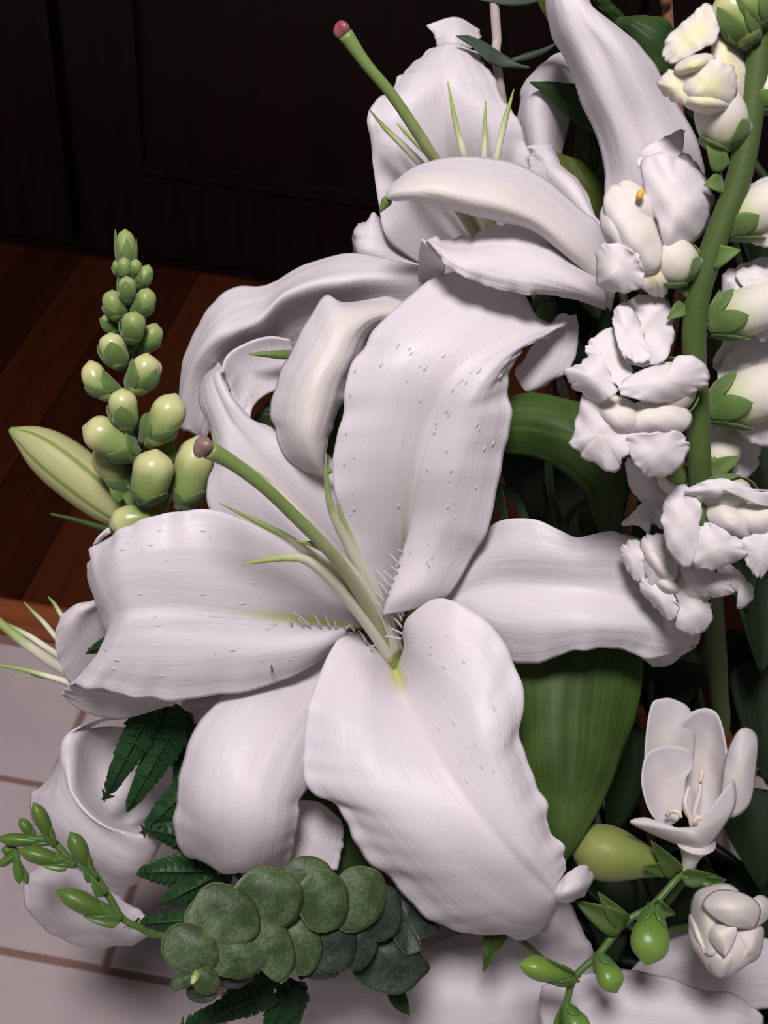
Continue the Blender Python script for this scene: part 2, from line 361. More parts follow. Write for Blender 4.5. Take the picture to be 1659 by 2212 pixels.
TR, TW, Y0 = 0.1085, 0.146, 0.2685          # tile row depth, tile width, a row line
fl = setting('floor_tiled', box(G(), -1.6, 1.6, -0.9, 0.492, -0.03, -0.0022), 'grout')
tile_me = None
tiles = []
for r in range(-5, 2):
    y = Y0+r*TR
    for c in range(-10, 12):
        x = (-0.147 if r % 2 == 0 else -0.220)+c*TW
        if not (-1.5 < x < 1.4): continue
        if tile_me is None:
            o = setting('tile', box(G(), 0, TW-0.0042, 0, TR-0.0042, -0.006, 0, 0.0012), 'tile', fl); tile_me = o.data
        else:
            o = bpy.data.objects.new('tile', tile_me); COL.objects.link(o); o.parent = fl
        o.location = (x+0.0021, y+0.0021, random.uniform(-0.0003, 0.0002)); tiles.append(o)
setting('trim_1', box(G(), -1.6, 1.6, 0.492, 0.524, -0.03, 0.006, 0.005), 'wood_trim')
wf = setting('floor', box(G(), -1.8, 1.8, 0.524, 1.5, -0.03, -0.007), 'wood_floor')
pm = None
for k in range(-22, 23):
    x = k*0.064+0.02
    if pm is None:
        o = setting('plank', box(G(), 0, 0.0632, 0.524, 1.46, -0.010, -0.001, 0.0006), 'wood_floor', wf); pm = o.data
    else:
        o = bpy.data.objects.new('plank', pm); COL.objects.link(o); o.parent = wf
    o.location = (x, 0, 0)
setting('wall_back', box(G(), -1.8, 1.8, 1.46, 1.5, -0.001, 2.6), 'wall_paint')
# cabinet with panelled doors
cb = thing('cabinet', (0, 1.2, 0), 'dark mahogany built-in cabinet with framed panel doors behind the wood floor', 'cabinet')
build('body', box(G(), -1.5, 1.5, 1.045, 1.455, 0.0, 1.9), 'cabinet_gap', cb, smooth=False)
build('plinth', box(G(), -1.5, 1.5, 1.022, 1.046, 0.0, 0.012), 'wood_cabinet', cb, smooth=False)
for k, (x0, x1) in enumerate([(-1.445, -0.955), (-0.949, -0.437), (-0.424, 0.10), (0.106, 0.62), (0.626, 1.15)]):
    d = build('door', box(G(), x0+0.07, x1-0.07, 1.030, 1.046, 0.11, 1.8), 'wood_cabinet', cb, smooth=False)
    for nm, q in (('stile', (x0, x0+0.07, 0.014, 1.88)), ('stile', (x1-0.07, x1, 0.014, 1.88)), ('rail', (x0+0.07, x1-0.07, 0.014, 0.11)), ('rail', (x0+0.07, x1-0.07, 1.8, 1.88))):
        build(nm, box(G(), q[0], q[1], 1.018, 1.045, q[2], q[3]), 'wood_cabinet', d, smooth=False)
    build('moulding', box(G(), x0+0.068, x1-0.068, 1.014, 1.034, 0.108, 0.118), 'wood_cabinet', d, smooth=False)

# ------------------------------------------------------------------ vase that holds the arrangement
VC = np.array([0.150, 0.300, 0.0]); VTOP = 0.125
vs = thing('flower_vase', VC, 'dark round bowl vase on the tiled floor under the flowers', 'vase')
prof = [(0.0, 0.0), (0.045, 0.0), (0.05, 0.006), (0.062, 0.032), (0.068, 0.062), (0.062, 0.086), (0.064, 0.094), (0.060, 0.094), (0.058, 0.084), (0.063, 0.062), (0.05, 0.012), (0.0, 0.010)]
ang = np.linspace(0, 6.283185, 40, endpoint=False)
X = np.array([[(VC[0]+r*math.cos(a), VC[1]+r*math.sin(a), z) for a in ang] for r, z in prof])
build('bowl', G().grid(X, np.zeros(X.shape[:2]+(2,)), True), 'vase', vs)
X = np.array([[(VC[0]+r*math.cos(a), VC[1]+r*math.sin(a), z) for a in ang] for r, z in [(0.0, 0.03), (0.055, 0.03), (0.056, 0.078), (0.045, 0.088), (0.0, 0.090)]])
build('floral_foam', G().grid(X, np.zeros(X.shape[:2]+(2,)), True), 'foam', vs)
SLOTS = [VC+np.array([0.0095*(q+0.5*r), 0.0095*0.866*r, 0.072]) for q in range(-9, 10) for r in range(-9, 10)]
SLOTS = [s for s in SLOTS if np.hypot(*(s-VC)[:2]) < 0.0490]
def take_foot(p):
    """free place in the foam on the side the stem comes from: steep stems in the middle, flat ones at the rim"""
    v = p-(VC+np.array([0, 0, 0.09])); h = np.hypot(v[0], v[1]); e = math.atan2(max(v[2], 0.0), h)
    want = VC+np.array([v[0]/h, v[1]/h, 0])*0.047*math.cos(e)**1.2
    k = min(range(len(SLOTS)), key=lambda i: np.hypot(*(SLOTS[i]-want)[:2])); return SLOTS.pop(k)
OTHER_FOOT = {11: (4.75, -41.13), 18: (4.75, 8.23), 21: (23.75, -24.68), 36: (19, -16.45), 47: (42.75, -8.23), 49: (47.5, 0), 54: (9.5, -32.91), 55: (-14.25, -41.13), 56: (0, -32.91), 58: (38, 0), 61: (14.25, -41.13)}   # millimetres from the vase's centre: stems set beside their nearest place in the foam, where it was crowded
ROUTES = []
def stem_path(kept, f, offs):
    """control points from the seen end of a stem over the rim and into the foam"""
    p1 = kept[-1]; out = (p1-f)*np.array([1, 1, 0]); h = np.linalg.norm(out)+1e-9
    pre = f+out/h*min(0.014, h*0.4)+np.array([0, 0, 0.036])
    return np.array([list(k) for k in kept]+[p1+(pre-p1)*t+np.array(o)*0.001 for t, o in zip((0.25, 0.52, 0.78), offs)]+[pre, f])
def plant(name, label, cat, start, r0=0.0035, mat='stem_dark', group=None, stem_name='stem', keep=1):
    """a thing with a stem: the first keep points of the stem are fixed, the rest is routed into the vase at the end"""
    kept = [np.asarray(p, float) for p in start[:keep]]; f = take_foot(kept[-1])
    if len(ROUTES) in OTHER_FOOT: f = VC+np.array([*OTHER_FOOT[len(ROUTES)], 72.0])*np.array([0.001, 0.001, 0.001])
    root = thing(name, f, label, cat, group); ROUTES.append((root, kept, f, r0, mat, stem_name)); return root
def petal(root, rows, mat='petal', tips=(), name='petal', thick=0.0007, **kw):
    g = G().surf(rows, **kw)
    for tp in tips: g.surf(tp, nu=21, nv=21, vr=(0.75, 1.0), ripple=0.04, rk=3)
    o = build(name, g, mat, root, thick); o['_g'] = 0; del o['_g']; return o, g
def papillae(parent, X, N, spots, mat='petal_plain', h=0.0011):
    """small fleshy points standing on the petal"""
    g = G(); nv, nu = X.shape[:2]
    for (u, v) in spots:
        i = min(nv-2, int(v*(nv-1))); j = min(nu-2, int(u*(nu-1)))
        p = X[i, j]; n = N[i, j]; tv = nrm(X[i+1, j]-X[i, j]); s = np.random.default_rng(int(u*1e4)+int(v*1e5)).uniform(0.6, 1.3)
        g.tube3([p-tv*0.0010*s-n*0.0003, p+n*h*0.28*s, p+n*h*0.5*s+tv*0.0013*s], [0.0003*s, 0.00042*s, 0.00012], 5, 6)
    return build('papillae', g, mat, parent, kind='stuff')
def bristles(parent, base, dirs, L=26):
    g = G()
    for (x, y, z), (dx, dy) in zip(base, dirs):
        g.tube([(x, y, z), (x+dx*0.55+2, y+dy*0.55, z+0.25), (x+dx, y+dy, z+0.35)], [2.8, 2.1, 1.0], 7, 6)
    return build('bristles', g, 'petal_plain', parent, kind='stuff')

# ================================================================== main lily
ML = plant('oriental_lily', 'large fully open white oriental lily in the middle, facing out with six spread petals', 'lily',
           [P(858, 1440, -6.4), P(900, 1470, -8.5), P(980, 1520, -11)], 0.004, 'stem_dark', keep=2)
m1, g1 = petal(ML, [
 [(838,1352,-5.4),(850,1352,-5.8),(862,1347,-6.0),(826,1330,-3.9),(880,1318,-3.6),(930,1300,-3.9)],
 [(812,1300,-4.4),(840,1295,-5.0),(885,1280,-5.6),(838,1292,-3.6),(905,1275,-2.9),(972,1282,-3.6)],
 [(785,1235,-3.4),(828,1225,-4.0),(876,1215,-5.0),(864,1218,-3.6),(935,1200,-2.5),(1015,1212,-3.2)],
 [(745,1130,-2.2),(810,1125,-2.3),(878,1130,-3.3),(898,1128,-2.9),(968,1120,-1.7),(1052,1140,-2.6)],
 [(718,1010,-1.5),(800,1005,-1.0),(893,1020,-1.7),(918,1020,-1.5),(990,1010,-0.6),(1084,1010,-1.8)],
 [(738,900,-1.1),(820,890,-0.3),(925,905,-0.8),(952,910,-0.7),(1018,905,-0.1),(1101,900,-1.4)],
 [(765,775,-1.0),(855,780,0.1),(965,825,-0.1),(998,838,0),(1038,845,0.1),(1099,810,-1.2)],
 [(835,687,-1.4),(920,712,-0.2),(1030,768,0.0),(1058,780,0.1),(1084,782,-0.1),(1120,755,-1.1)],
 [(968,592,-2.6),(1040,645,-1.2),(1105,728,-0.4),(1125,740,-0.3),(1138,746,-0.5),(1155,738,-1.2)],
 [(1090,605,-3.4),(1130,655,-2.4),(1160,710,-1.1),(1170,720,-1.0),(1180,724,-1.1),(1190,722,-1.5)],
 [(1168,690,-4.0),(1172,698,-3.0),(1190,704,-1.8),(1200,706,-1.6),(1208,706,-1.6),(1214,702,-1.8)],
 [(1225,682,-2.8),(1228,684,-2.6),(1232,685,-2.4),(1235,685,-2.3),(1238,684,-2.3),(1241,682,-2.4)]],
 'petal_wide', gu=0.4, groove=0.05, gw=0.04, flat=0.68, f0=2, ripple=0.09, rk=6, lump=0.05, nu=61, nv=110, pleat=0.010, seed=1,
 tips=[[[(1180,727,-1.9),(1214,698,-2.1),(1244,679,-2.4)], [(1146,752,-2.6),(1190,752,-2.5),(1249,715,-2.6)],
        [(1132,778,-3.0),(1175,795,-2.7),(1238,785,-2.8)], [(1116,795,-3.1),(1150,832,-2.9),(1188,826,-3.1)], [(1112,806,-3.2),(1132,842,-3.1),(1150,845,-3.2)]]])
X1, N1 = g1.grids[0]
papillae(m1, X1, N1, [(u, v) for u, v in RNG.uniform((0.04, 0.10), (0.96, 0.62), (85, 2)) if abs(u-0.42) > 0.07])
bristles(m1, [(870,1195,-3.5),(862,1222,-3.4),(858,1238,-3.4),(850,1255,-3.4),(843,1270,-3.4),(838,1285,-3.4),(830,1300,-3.4),(826,1314,-3.5),(860,1325,-4.0),(872,1330,-4)],
         [(-12,-10),(-20,-26),(-14,-16),(-22,-22),(-30,-40),(-22,-30),(-22,-24),(-14,-12),(-12,-14),(-14,-18)])
petal(ML, [
 [(795,1335,-5.2),(810,1325,-5.5),(825,1312,-5.7),(832,1292,-5.3),(838,1278,-5.1)],
 [(690,1275,-4.6),(715,1245,-4.5),(745,1215,-4.6),(775,1190,-4.3),(800,1165,-4.2)],
 [(560,1180,-3.6),(600,1145,-3.3),(650,1105,-3.2),(700,1065,-3.0),(745,1040,-3.2)],
 [(456,1105,-3.0),(505,1062,-2.5),(565,1015,-2.4),(630,985,-2.4),(690,965,-2.9)],
 [(450,1040,-2.9),(490,1000,-2.3),(530,960,-2.1),(570,940,-2.2),(610,938,-2.8)],
 [(468,985,-3.0),(482,945,-2.3),(500,915,-2.0),(525,900,-2.0),(545,903,-2.5)],
 [(440,890,-3.2),(455,875,-2.4),(475,865,-2.0),(495,862,-1.9),(508,868,-2.2)],
 [(437,830,-3.8),(447,822,-2.9),(460,815,-2.4),(472,810,-2.2),(480,812,-2.3)],
 [(470,782,-4.8),(474,785,-3.9),(478,790,-3.3),(481,797,-2.9),(484,803,-2.7)]],
 'petal_plain', groove=0.08, gw=0.09, ripple=0.04, rk=4, lump=0.05, pleat=0.008, seed=2,
 tips=[[[(477,806,-2.6),(492,766,-3.2),(537,739,-3.6),(583,727,-3.8),(626,733,-4.0)], [(490,822,-3.0),(512,790,-3.7),(548,765,-4.0),(590,752,-4.2),(632,755,-4.3)],
        [(503,858,-3.3),(528,822,-4.0),(560,795,-4.3),(598,780,-4.4),(636,785,-4.5)], [(520,893,-3.4),(540,856,-4.0),(562,832,-4.4),(600,815,-4.6),(636,812,-4.7)], [(540,905,-3.2),(546,880,-3.9),(566,858,-4.4),(600,842,-4.7),(634,840,-4.8)]]])
m3, g3 = petal(ML, [
 [(770,1290,-5.0),(776,1320,-5.3),(785,1354,-6.0),(752,1357,-4.2),(745,1372,-4.3),(728,1396,-4.8)],
 [(690,1225,-3.5),(700,1285,-4.0),(712,1348,-5.0),(695,1358,-3.9),(682,1395,-3.3),(660,1445,-3.9)],
 [(580,1150,-1.9),(600,1240,-2.3),(625,1338,-3.6),(612,1354,-3.2),(590,1410,-2.4),(565,1482,-3.2)],
 [(455,1101,-1.1),(470,1200,-1.1),(490,1322,-2.0),(485,1345,-1.9),(465,1420,-1.6),(440,1506,-2.6)],
 [(345,1113,-0.9),(350,1200,-0.4),(370,1312,-1.1),(362,1340,-1.0),(345,1420,-1.2),(315,1507,-2.4)],
 [(260,1145,-1.5),(258,1212,-0.7),(285,1318,-0.9),(278,1345,-0.9),(258,1420,-1.4),(220,1492,-2.5)],
 [(212,1182,-2.5),(218,1245,-1.9),(250,1328,-1.5),(246,1355,-1.5),(216,1415,-1.9),(158,1477,-2.9)],
 [(192,1212,-3.4),(194,1258,-3.2),(232,1338,-2.6),(236,1366,-2.5),(205,1425,-2.5),(150,1480,-3.2)],
 [(196,1238,-4.4),(204,1285,-4.5),(222,1345,-4.2),(238,1380,-4.0),(222,1430,-3.8),(170,1490,-3.9)],
 [(235,1290,-5.6),(240,1320,-5.7),(250,1360,-5.5),(255,1395,-5.2),(240,1440,-5.0),(200,1500,-4.8)]],
 'petal_wide', gu=0.4, groove=0.04, gw=0.05, flat=0.68, f0=2, ripple=0.09, rk=5, lump=0.05, nu=61, nv=100, pleat=0.012, seed=3,
 tips=[[[(154,1478,-3.1),(220,1490,-2.9),(310,1504,-2.8),(376,1512,-2.9)], [(138,1490,-3.8),(205,1512,-3.8),(290,1525,-3.7),(376,1514,-3.2)], [(131,1497,-4.4),(180,1535,-4.6),(265,1551,-4.5),(378,1517,-3.6)]]])
papillae(m3, *g3.grids[0], [(u, v) for u, v in RNG.uniform((0.05, 0.15), (0.95, 0.66), (44, 2)) if abs(u-0.42) > 0.06], h=0.0008)
bristles(m3, [(745,1357,-3.9),(725,1356,-3.8),(712,1355,-3.7),(692,1354,-3.6),(670,1352,-3.4),(655,1350,-3.3),(630,1350,-3.2),(800,1398,-4.6),(792,1388,-4.6),(765,1362,-4.3)],
         [(12,-8),(-4,-16),(-16,-36),(-14,-26),(-36,-30),(-12,-14),(-8,-14),(10,-6),(-18,-26),(-20,-24)])
petal(ML, [
 [(745,1350,-6.4),(775,1385,-6.4),(800,1420,-6.5),(815,1445,-6.4),(830,1470,-6.2)],
 [(610,1432,-5.0),(640,1460,-4.7),(680,1490,-4.6),(715,1515,-4.6),(745,1545,-4.9)],
 [(482,1500,-3.6),(530,1530,-2.6),(595,1565,-2.2),(650,1590,-2.7),(695,1620,-3.8)],
 [(418,1590,-3.0),(470,1622,-1.6),(548,1660,-1.0),(615,1680,-1.7),(672,1690,-3.3)],
 [(386,1690,-2.9),(440,1722,-1.3),(522,1745,-0.6),(597,1750,-1.3),(648,1740,-2.9)],
 [(381,1760,-3.3),(435,1790,-1.8),(512,1815,-1.1),(590,1812,-1.7),(641,1795,-3.1)],
 [(390,1838,-4.1),(443,1842,-3.0),(506,1868,-2.3),(582,1862,-2.8),(631,1842,-3.7)],
 [(452,1855,-5.2),(478,1884,-4.2),(516,1884,-3.6),(572,1878,-4.0),(612,1873,-4.7)],
 [(490,1850,-6.2),(515,1862,-5.6),(540,1866,-5.0),(575,1862,-5.2),(600,1855,-5.8)]],
 'petal_faint', flat=0.75, f0=1, groove=0.05, gw=0.07, ripple=0.06, rk=4, lump=0.05, pleat=0.010, seed=4, nv=60,
 tips=[[[(644,1728,-5.4),(690,1734,-5.6),(735,1770,-5.9)], [(640,1765,-4.9),(692,1775,-5.2),(742,1797,-5.7)], [(634,1815,-4.6),(685,1828,-5.0),(738,1835,-5.6)], [(606,1872,-4.6),(665,1880,-4.9),(728,1878,-5.5)]]])
m5, g5 = petal(ML, [
 [(770,1366,-5.0),(812,1400,-5.3),(850,1440,-6.4),(872,1402,-5.2),(870,1368,-4.7)],
 [(738,1372,-4.3),(790,1425,-4.3),(862,1472,-5.2),(890,1402,-4.1),(885,1330,-3.9)],
 [(702,1430,-3.7),(780,1480,-3.1),(875,1512,-3.8),(945,1430,-2.5),(955,1292,-3.3)],
 [(669,1520,-3.1),(775,1560,-1.9),(908,1572,-2.3),(1010,1490,-1.3),(1062,1352,-2.9)],
 [(655,1620,-2.7),(780,1640,-1.1),(948,1642,-1.2),(1050,1570,-0.6),(1121,1462,-2.4)],
 [(668,1692,-2.7),(805,1712,-0.7),(995,1712,-0.5),(1080,1655,-0.3),(1130,1595,-2.1)],
 [(738,1760,-2.7),(865,1790,-0.5),(1055,1785,-0.1),(1115,1742,-0.1),(1160,1700,-1.9)],
 [(785,1845,-2.9),(930,1868,-0.8),(1112,1852,-0.1),(1155,1815,-0.2),(1188,1785,-1.7)],
 [(880,1945,-3.5),(1010,1945,-1.5),(1158,1902,-0.5),(1188,1880,-0.6),(1212,1848,-1.7)],
 [(985,2008,-4.1),(1090,1990,-2.5),(1185,1932,-1.1),(1203,1915,-1.1),(1220,1888,-1.8)],
 [(1105,2025,-4.8),(1160,2002,-3.5),(1200,1946,-1.7),(1212,1930,-1.6),(1222,1908,-2.1)],
 [(1180,2000,-5.6),(1190,1985,-4.6),(1206,1952,-2.8),(1214,1938,-2.4),(1222,1918,-2.6)]],
 'petal', groove=0.06, gw=0.03, flat=0.58, f0=2, ripple=0.12, rk=6, lump=0.06, nu=61, nv=110, pleat=0.011, seed=5,
 tips=[[[(1198,1940,-1.7),(1206,1922,-1.5),(1216,1896,-1.8)], [(1206,1948,-1.8),(1222,1925,-1.2),(1230,1884,-1.8)], [(1238,1946,-2.2),(1252,1915,-1.5),(1256,1868,-2.2)], [(1262,1930,-2.8),(1274,1906,-2.4),(1276,1882,-2.8)], [(1277,1905,-3.2),(1280,1900,-3.1),(1281,1895,-3.2)]]])
papillae(m5, *g5.grids[0], [(u, v) for u, v in RNG.uniform((0.55, 0.08), (0.9, 0.5), (26, 2))], h=0.0008)
bristles(m5, [(868,1355,-4.3),(870,1370,-4.4),(866,1380,-4.4),(868,1340,-4.0)], [(-24,-26),(-28,-14),(-34,-6),(-22,-40)])
petal(ML, [
 [(890,1290,-5.7),(885,1310,-5.8),(880,1325,-5.9),(880,1340,-5.8),(882,1355,-5.7)],
 [(985,1210,-4.8),(985,1250,-4.3),(982,1285,-4.4),(985,1320,-4.4),(992,1355,-5.1)],
 [(1058,1135,-3.5),(1065,1200,-3.3),(1075,1262,-3.6),(1085,1345,-3.2),(1105,1424,-4.0)],
 [(1150,1121,-2.6),(1160,1195,-2.5),(1175,1264,-2.9),(1180,1345,-2.3),(1180,1428,-3.1)],
 [(1240,1158,-2.3),(1250,1212,-2.2),(1262,1272,-2.5),(1262,1342,-1.9),(1252,1400,-2.5)],
 [(1318,1150,-2.5),(1335,1212,-2.3),(1348,1285,-2.5),(1348,1350,-2.0),(1335,1404,-2.6)],
 [(1390,1170,-3.4),(1410,1232,-3.0),(1430,1298,-3.0),(1428,1362,-2.6),(1395,1421,-3.0)],
 [(1440,1220,-4.9),(1470,1280,-3.9),(1490,1332,-3.3),(1492,1368,-3.3),(1470,1406,-3.7)],
 [(1485,1290,-5.3),(1503,1332,-4.7),(1512,1360,-4.3),(1511,1375,-4.2),(1505,1388,-4.3)]],
 'petal_faint', groove=0.05, gw=0.05, ripple=0.09, rk=4, lump=0.05, pleat=0.009, seed=6, nv=60, nu=45,
 tips=[[[(1385,1420,-3.6),(1430,1412,-3.7),(1490,1398,-4.0)], [(1405,1434,-4.2),(1450,1424,-4.2),(1500,1398,-4.3)], [(1408,1440,-4.8),(1452,1432,-4.8),(1510,1374,-4.6)]]])
# stamens (anthers removed) and pistil
def filament(root, pts, r=(11, 11, 9, 6, 1.2), mat='filament'):
    return build('filament', G().tube(pts, r, 30, 10), mat, root)
filament(ML, [(843,1422,-6.2),(798,1352,-3.9),(725,1262,-1.2),(671,1215,0.2),(631,1204,0.8),(574,1210,1.2),(521,1219,1.5)], (15, 14, 13, 11, 9, 6, 1.2))
filament(ML, [(846,1420,-6.3),(790,1325,-3.9),(720,1235,-1.2),(668,1195,0),(620,1160,0.8),(563,1131,1.5),(474,1087,2.2)], (15, 14, 12, 10, 8, 6, 1.2))
filament(ML, [(850,1418,-6.3),(805,1310,-3.6),(762,1240,-1.3),(725,1200,-0.1),(682,1178,0.9),(639,1168,1.4)], (14, 14, 13, 11, 7, 1.2))
filament(ML, [(858,1415,-6.4),(816,1305,-3.9),(780,1233,-2.0),(747,1168,-0.6),(718,1106,0.5),(706,1045,1.2),(704,981,1.8)], (14, 13, 12, 11, 9, 6, 1.2))
filament(ML, [(862,1412,-6.5),(828,1310,-4.4),(792,1240,-2.6),(762,1175,-1.4),(744,1131,-0.8),(727,1084,-0.4)], (14, 13, 11, 9, 6, 1.2))
filament(ML, [(852,1416,-6.6),(775,1285,-3.8),(690,1165,-1.2),(600,1062,-0.2),(556,1024,0.2),(523,997,0.3)], (12, 12, 10, 8, 5, 1.2))
def pistil(root, pts, r, head, smat, prof=None):
    s = build('style', G().tube(pts, r, 44, 14), 'style', root)
    g = G(); a, b, rr = head
    g.tube([a, tuple((np.array(a)+np.array(b))/2), b], [rr*0.75, rr*1.0, rr*1.02, rr*0.85, rr*0.35], 12, 24, lambda t: 1+0.2*np.cos(3*t+0.6))
    st = build('stigma', g, smat, s); st['label'] = 'sticky three-lobed stigma'
pistil(ML, [(845,1425,-6.6),(798,1318,-3.2),(745,1232,-0.6),(697,1175,1.0),(640,1118,2.0),(575,1056,3.0),(505,1002,3.8),(452,972,4.3)], (15, 15, 14.5, 14, 14, 14, 16, 21), ((450,970,4.3), (424,955,4.6), 23), 'stigma_brown')
build('receptacle', G().tube([(838,1400,-6.2),(852,1430,-6.5),(860,1450,-7.0)], [24, 26, 12], 10, 14), 'freesia_bud_yellow', ML)
build('speck', G().tube([(585,1437,-2.35),(588,1446,-2.33),(587,1456,-2.35)], [1.5, 3, 1], 6, 6), 'brown_stem', m3)['label'] = 'tiny dry brown speck'

# ================================================================== upper lily
UL = plant('oriental_lily', 'white oriental lily above the large one, a cream-backed sepal arching across its stamens', 'lily',
           [P(1060, 560, -8.6), P(1090, 640, -10.5), P(1120, 760, -13)], 0.004, keep=2)
petal(UL, [
 [(960,600,-7.6),(990,590,-8.0),(1040,560,-8.6),(1080,540,-8.3),(1110,520,-7.6)],
 [(845,525,-5.2),(910,500,-5.9),(1010,450,-7.2),(1090,430,-6.6),(1150,430,-6.0)],
 [(818,440,-4.6),(885,410,-4.8),(995,370,-6.0),(1085,362,-5.4),(1155,375,-5.3)],
 [(803,325,-4.2),(870,310,-4.1),(980,290,-4.9),(1070,288,-4.7),(1130,290,-5.0)],
 [(798,245,-4.4),(865,235,-3.9),(965,215,-4.3),(1040,218,-4.4),(1096,230,-5.0)],
 [(850,188,-4.9),(890,180,-4.4),(960,165,-4.3),(1020,162,-4.6),(1062,163,-5.3)],
 [(880,146,-5.5),(915,138,-5.0),(960,128,-4.8),(1000,122,-5.0),(1037,127,-5.7)],
 [(935,108,-6.0),(952,100,-5.6),(970,95,-5.4),(992,96,-5.6),(1018,104,-6.1)]],
 'petal_plain', groove=0.10, gw=0.07, ripple=0.06, rk=5, lump=0.06, pleat=0.009, seed=7, nv=60,
 tips=[[[(945,102,-5.9),(978,95,-5.4),(1018,104,-6.0)], [(938,76,-5.9),(985,66,-5.6),(1036,85,-6.4)], [(921,55,-5.9),(985,38,-6.2),(1034,66,-6.8)]]])
petal(UL, [
 [(930,590,-6.6),(925,575,-6.8),(915,560,-7),(905,540,-7),(895,520,-7)],
 [(850,590,-5.8),(845,560,-5.6),(842,535,-5.7),(838,505,-5.8),(835,480,-6.2)],
 [(800,575,-5.8),(795,550,-5.3),(795,520,-5.2),(800,490,-5.4),(808,468,-6.0)],
 [(772,555,-6.4),(765,535,-5.9),(765,515,-5.7),(770,497,-5.9),(782,484,-6.4)],
 [(775,550,-7.3),(766,532,-7),(762,515,-6.8),(766,502,-7),(775,492,-7.3)]],
 'petal_plain', groove=0.06, ripple=0.08, rk=3, lump=0.06, seed=8)
petal(UL, [
 [(905,575,-4.2),(910,590,-3.6),(915,605,-3.3),(915,640,-3.6),(910,680,-4.2)],
 [(830,560,-4.2),(825,580,-3.5),(812,600,-3.0),(830,640,-3.8),(840,690,-4.6)],
 [(762,547,-4.4),(755,578,-3.5),(742,608,-2.8),(755,650,-4.0),(760,700,-5.0)],
 [(695,558,-4.7),(685,588,-3.6),(675,617,-2.8),(690,665,-4.2),(705,720,-5.2)],
 [(640,583,-4.9),(625,612,-3.8),(608,643,-2.9),(630,690,-4.4),(650,740,-5.4)],
 [(585,617,-5.1),(575,645,-4.0),(562,690,-3.1),(590,722,-4.6),(610,765,-5.6)],
 [(510,622,-5.3),(512,662,-4.2),(513,712,-3.5),(545,738,-4.8),(570,775,-5.8)],
 [(455,660,-5.3),(462,695,-4.2),(468,733,-3.7),(500,772,-5.0),(530,805,-6)],
 [(415,728,-5.5),(425,755,-4.6),(434,769,-4.2),(460,812,-5.2),(490,845,-6.2)],
 [(393,804,-5.9),(405,815,-5.2),(417,812,-4.9),(440,855,-5.6),(470,895,-6.4)],
 [(385,869,-6.2),(397,878,-5.8),(412,875,-5.7),(430,905,-6.1),(450,935,-6.6)],
 [(390,922,-6.7),(398,930,-6.5),(408,932,-6.4),(425,942,-6.7),(440,952,-7)]],
 'petal_plain', ripple=0.03, rk=5, lump=0.05, pleat=0.008, seed=9, nv=80, nu=45)
petal(UL, [
 [(840,640,-3.4),(870,650,-3.2),(900,665,-3.1),(890,690,-3.1),(870,710,-3.3)],
 [(745,655,-2.3),(775,664,-1.7),(805,680,-1.6),(812,692,-1.7),(817,706,-2.2)],
 [(700,638,-2.0),(724,680,-1.0),(748,715,-0.7),(768,732,-1.1),(784,745,-1.9)],
 [(655,715,-1.8),(690,745,-0.7),(720,765,-0.4),(748,780,-0.8),(767,792,-1.7)],
 [(616,785,-1.8),(655,805,-0.6),(690,815,-0.2),(725,826,-0.7),(750,834,-1.7)],
 [(588,870,-1.9),(630,878,-0.7),(672,880,-0.3),(710,880,-0.8),(738,878,-1.8)],
 [(592,930,-2.1),(628,937,-0.9),(665,938,-0.5),(695,934,-0.9),(712,926,-1.7)],
 [(632,998,-2.3),(655,992,-1.4),(678,987,-1.1),(694,982,-1.3),(704,974,-1.7)],
 [(690,1029,-2.4),(696,1028,-2.2),(700,1032,-2.1),(702,1026,-2.1),(705,1018,-2.1)]],
 'petal_outer', groove=-0.06, gw=0.16, ripple=0.05, rk=4, lump=0.03, pleat=0.008, seed=10, nv=60)[0].name
build('petal_point', G().tube([(697,1020,-2.1),(708,1018,-1.9),(724,1016,-1.9)], [6, 7, 2], 8, 8), 'green_tip', UL)
petal(UL, [
 [(1322,560,-2.10),(1328,590,-1.60),(1330,618,-1.40),(1326,645,-1.70),(1320,672,-2.40)],
 [(1293,487,-1.60),(1287,530,-0.80),(1282,565,-0.50),(1275,592,-0.80),(1270,602,-1.50)],
 [(1253,452,-1.20),(1243,490,-0.20),(1235,525,0.20),(1228,548,-0.10),(1220,553,-0.90)],
 [(1190,398,-0.80),(1179,440,0.30),(1170,475,0.80),(1163,496,0.40),(1156,501,-0.40)],
 [(1116,355,-0.60),(1106,400,0.70),(1098,443,1.30),(1092,470,0.90),(1085,477,0.10)],
 [(1040,342,-0.40),(1031,385,0.90),(1022,424,1.50),(1015,451,1.20),(1010,461,0.40)],
 [(953,343,-0.20),(951,375,1.00),(948,408,1.60),(945,433,1.30),(942,443,0.60)],
 [(890,365,-0.10),(890,385,0.80),(890,406,1.30),(888,423,1.20),(886,432,0.60)],
 [(850,396,0.20),(850,405,0.60),(850,414,0.90),(848,425,0.80),(847,432,0.50)],
 [(836,416,0.40),(836,419,0.50),(836,423,0.60),(836,427,0.60),(836,430,0.40)]],
 'petal_outer', ripple=0.02, rk=3, lump=0.03, pleat=0.006, seed=11, nv=60)
build('petal_point', G().tube([(842,428,0.4),(833,438,0.3),(820,458,0.2)], [7, 12, 9, 2], 10, 8), 'green_tip', UL)
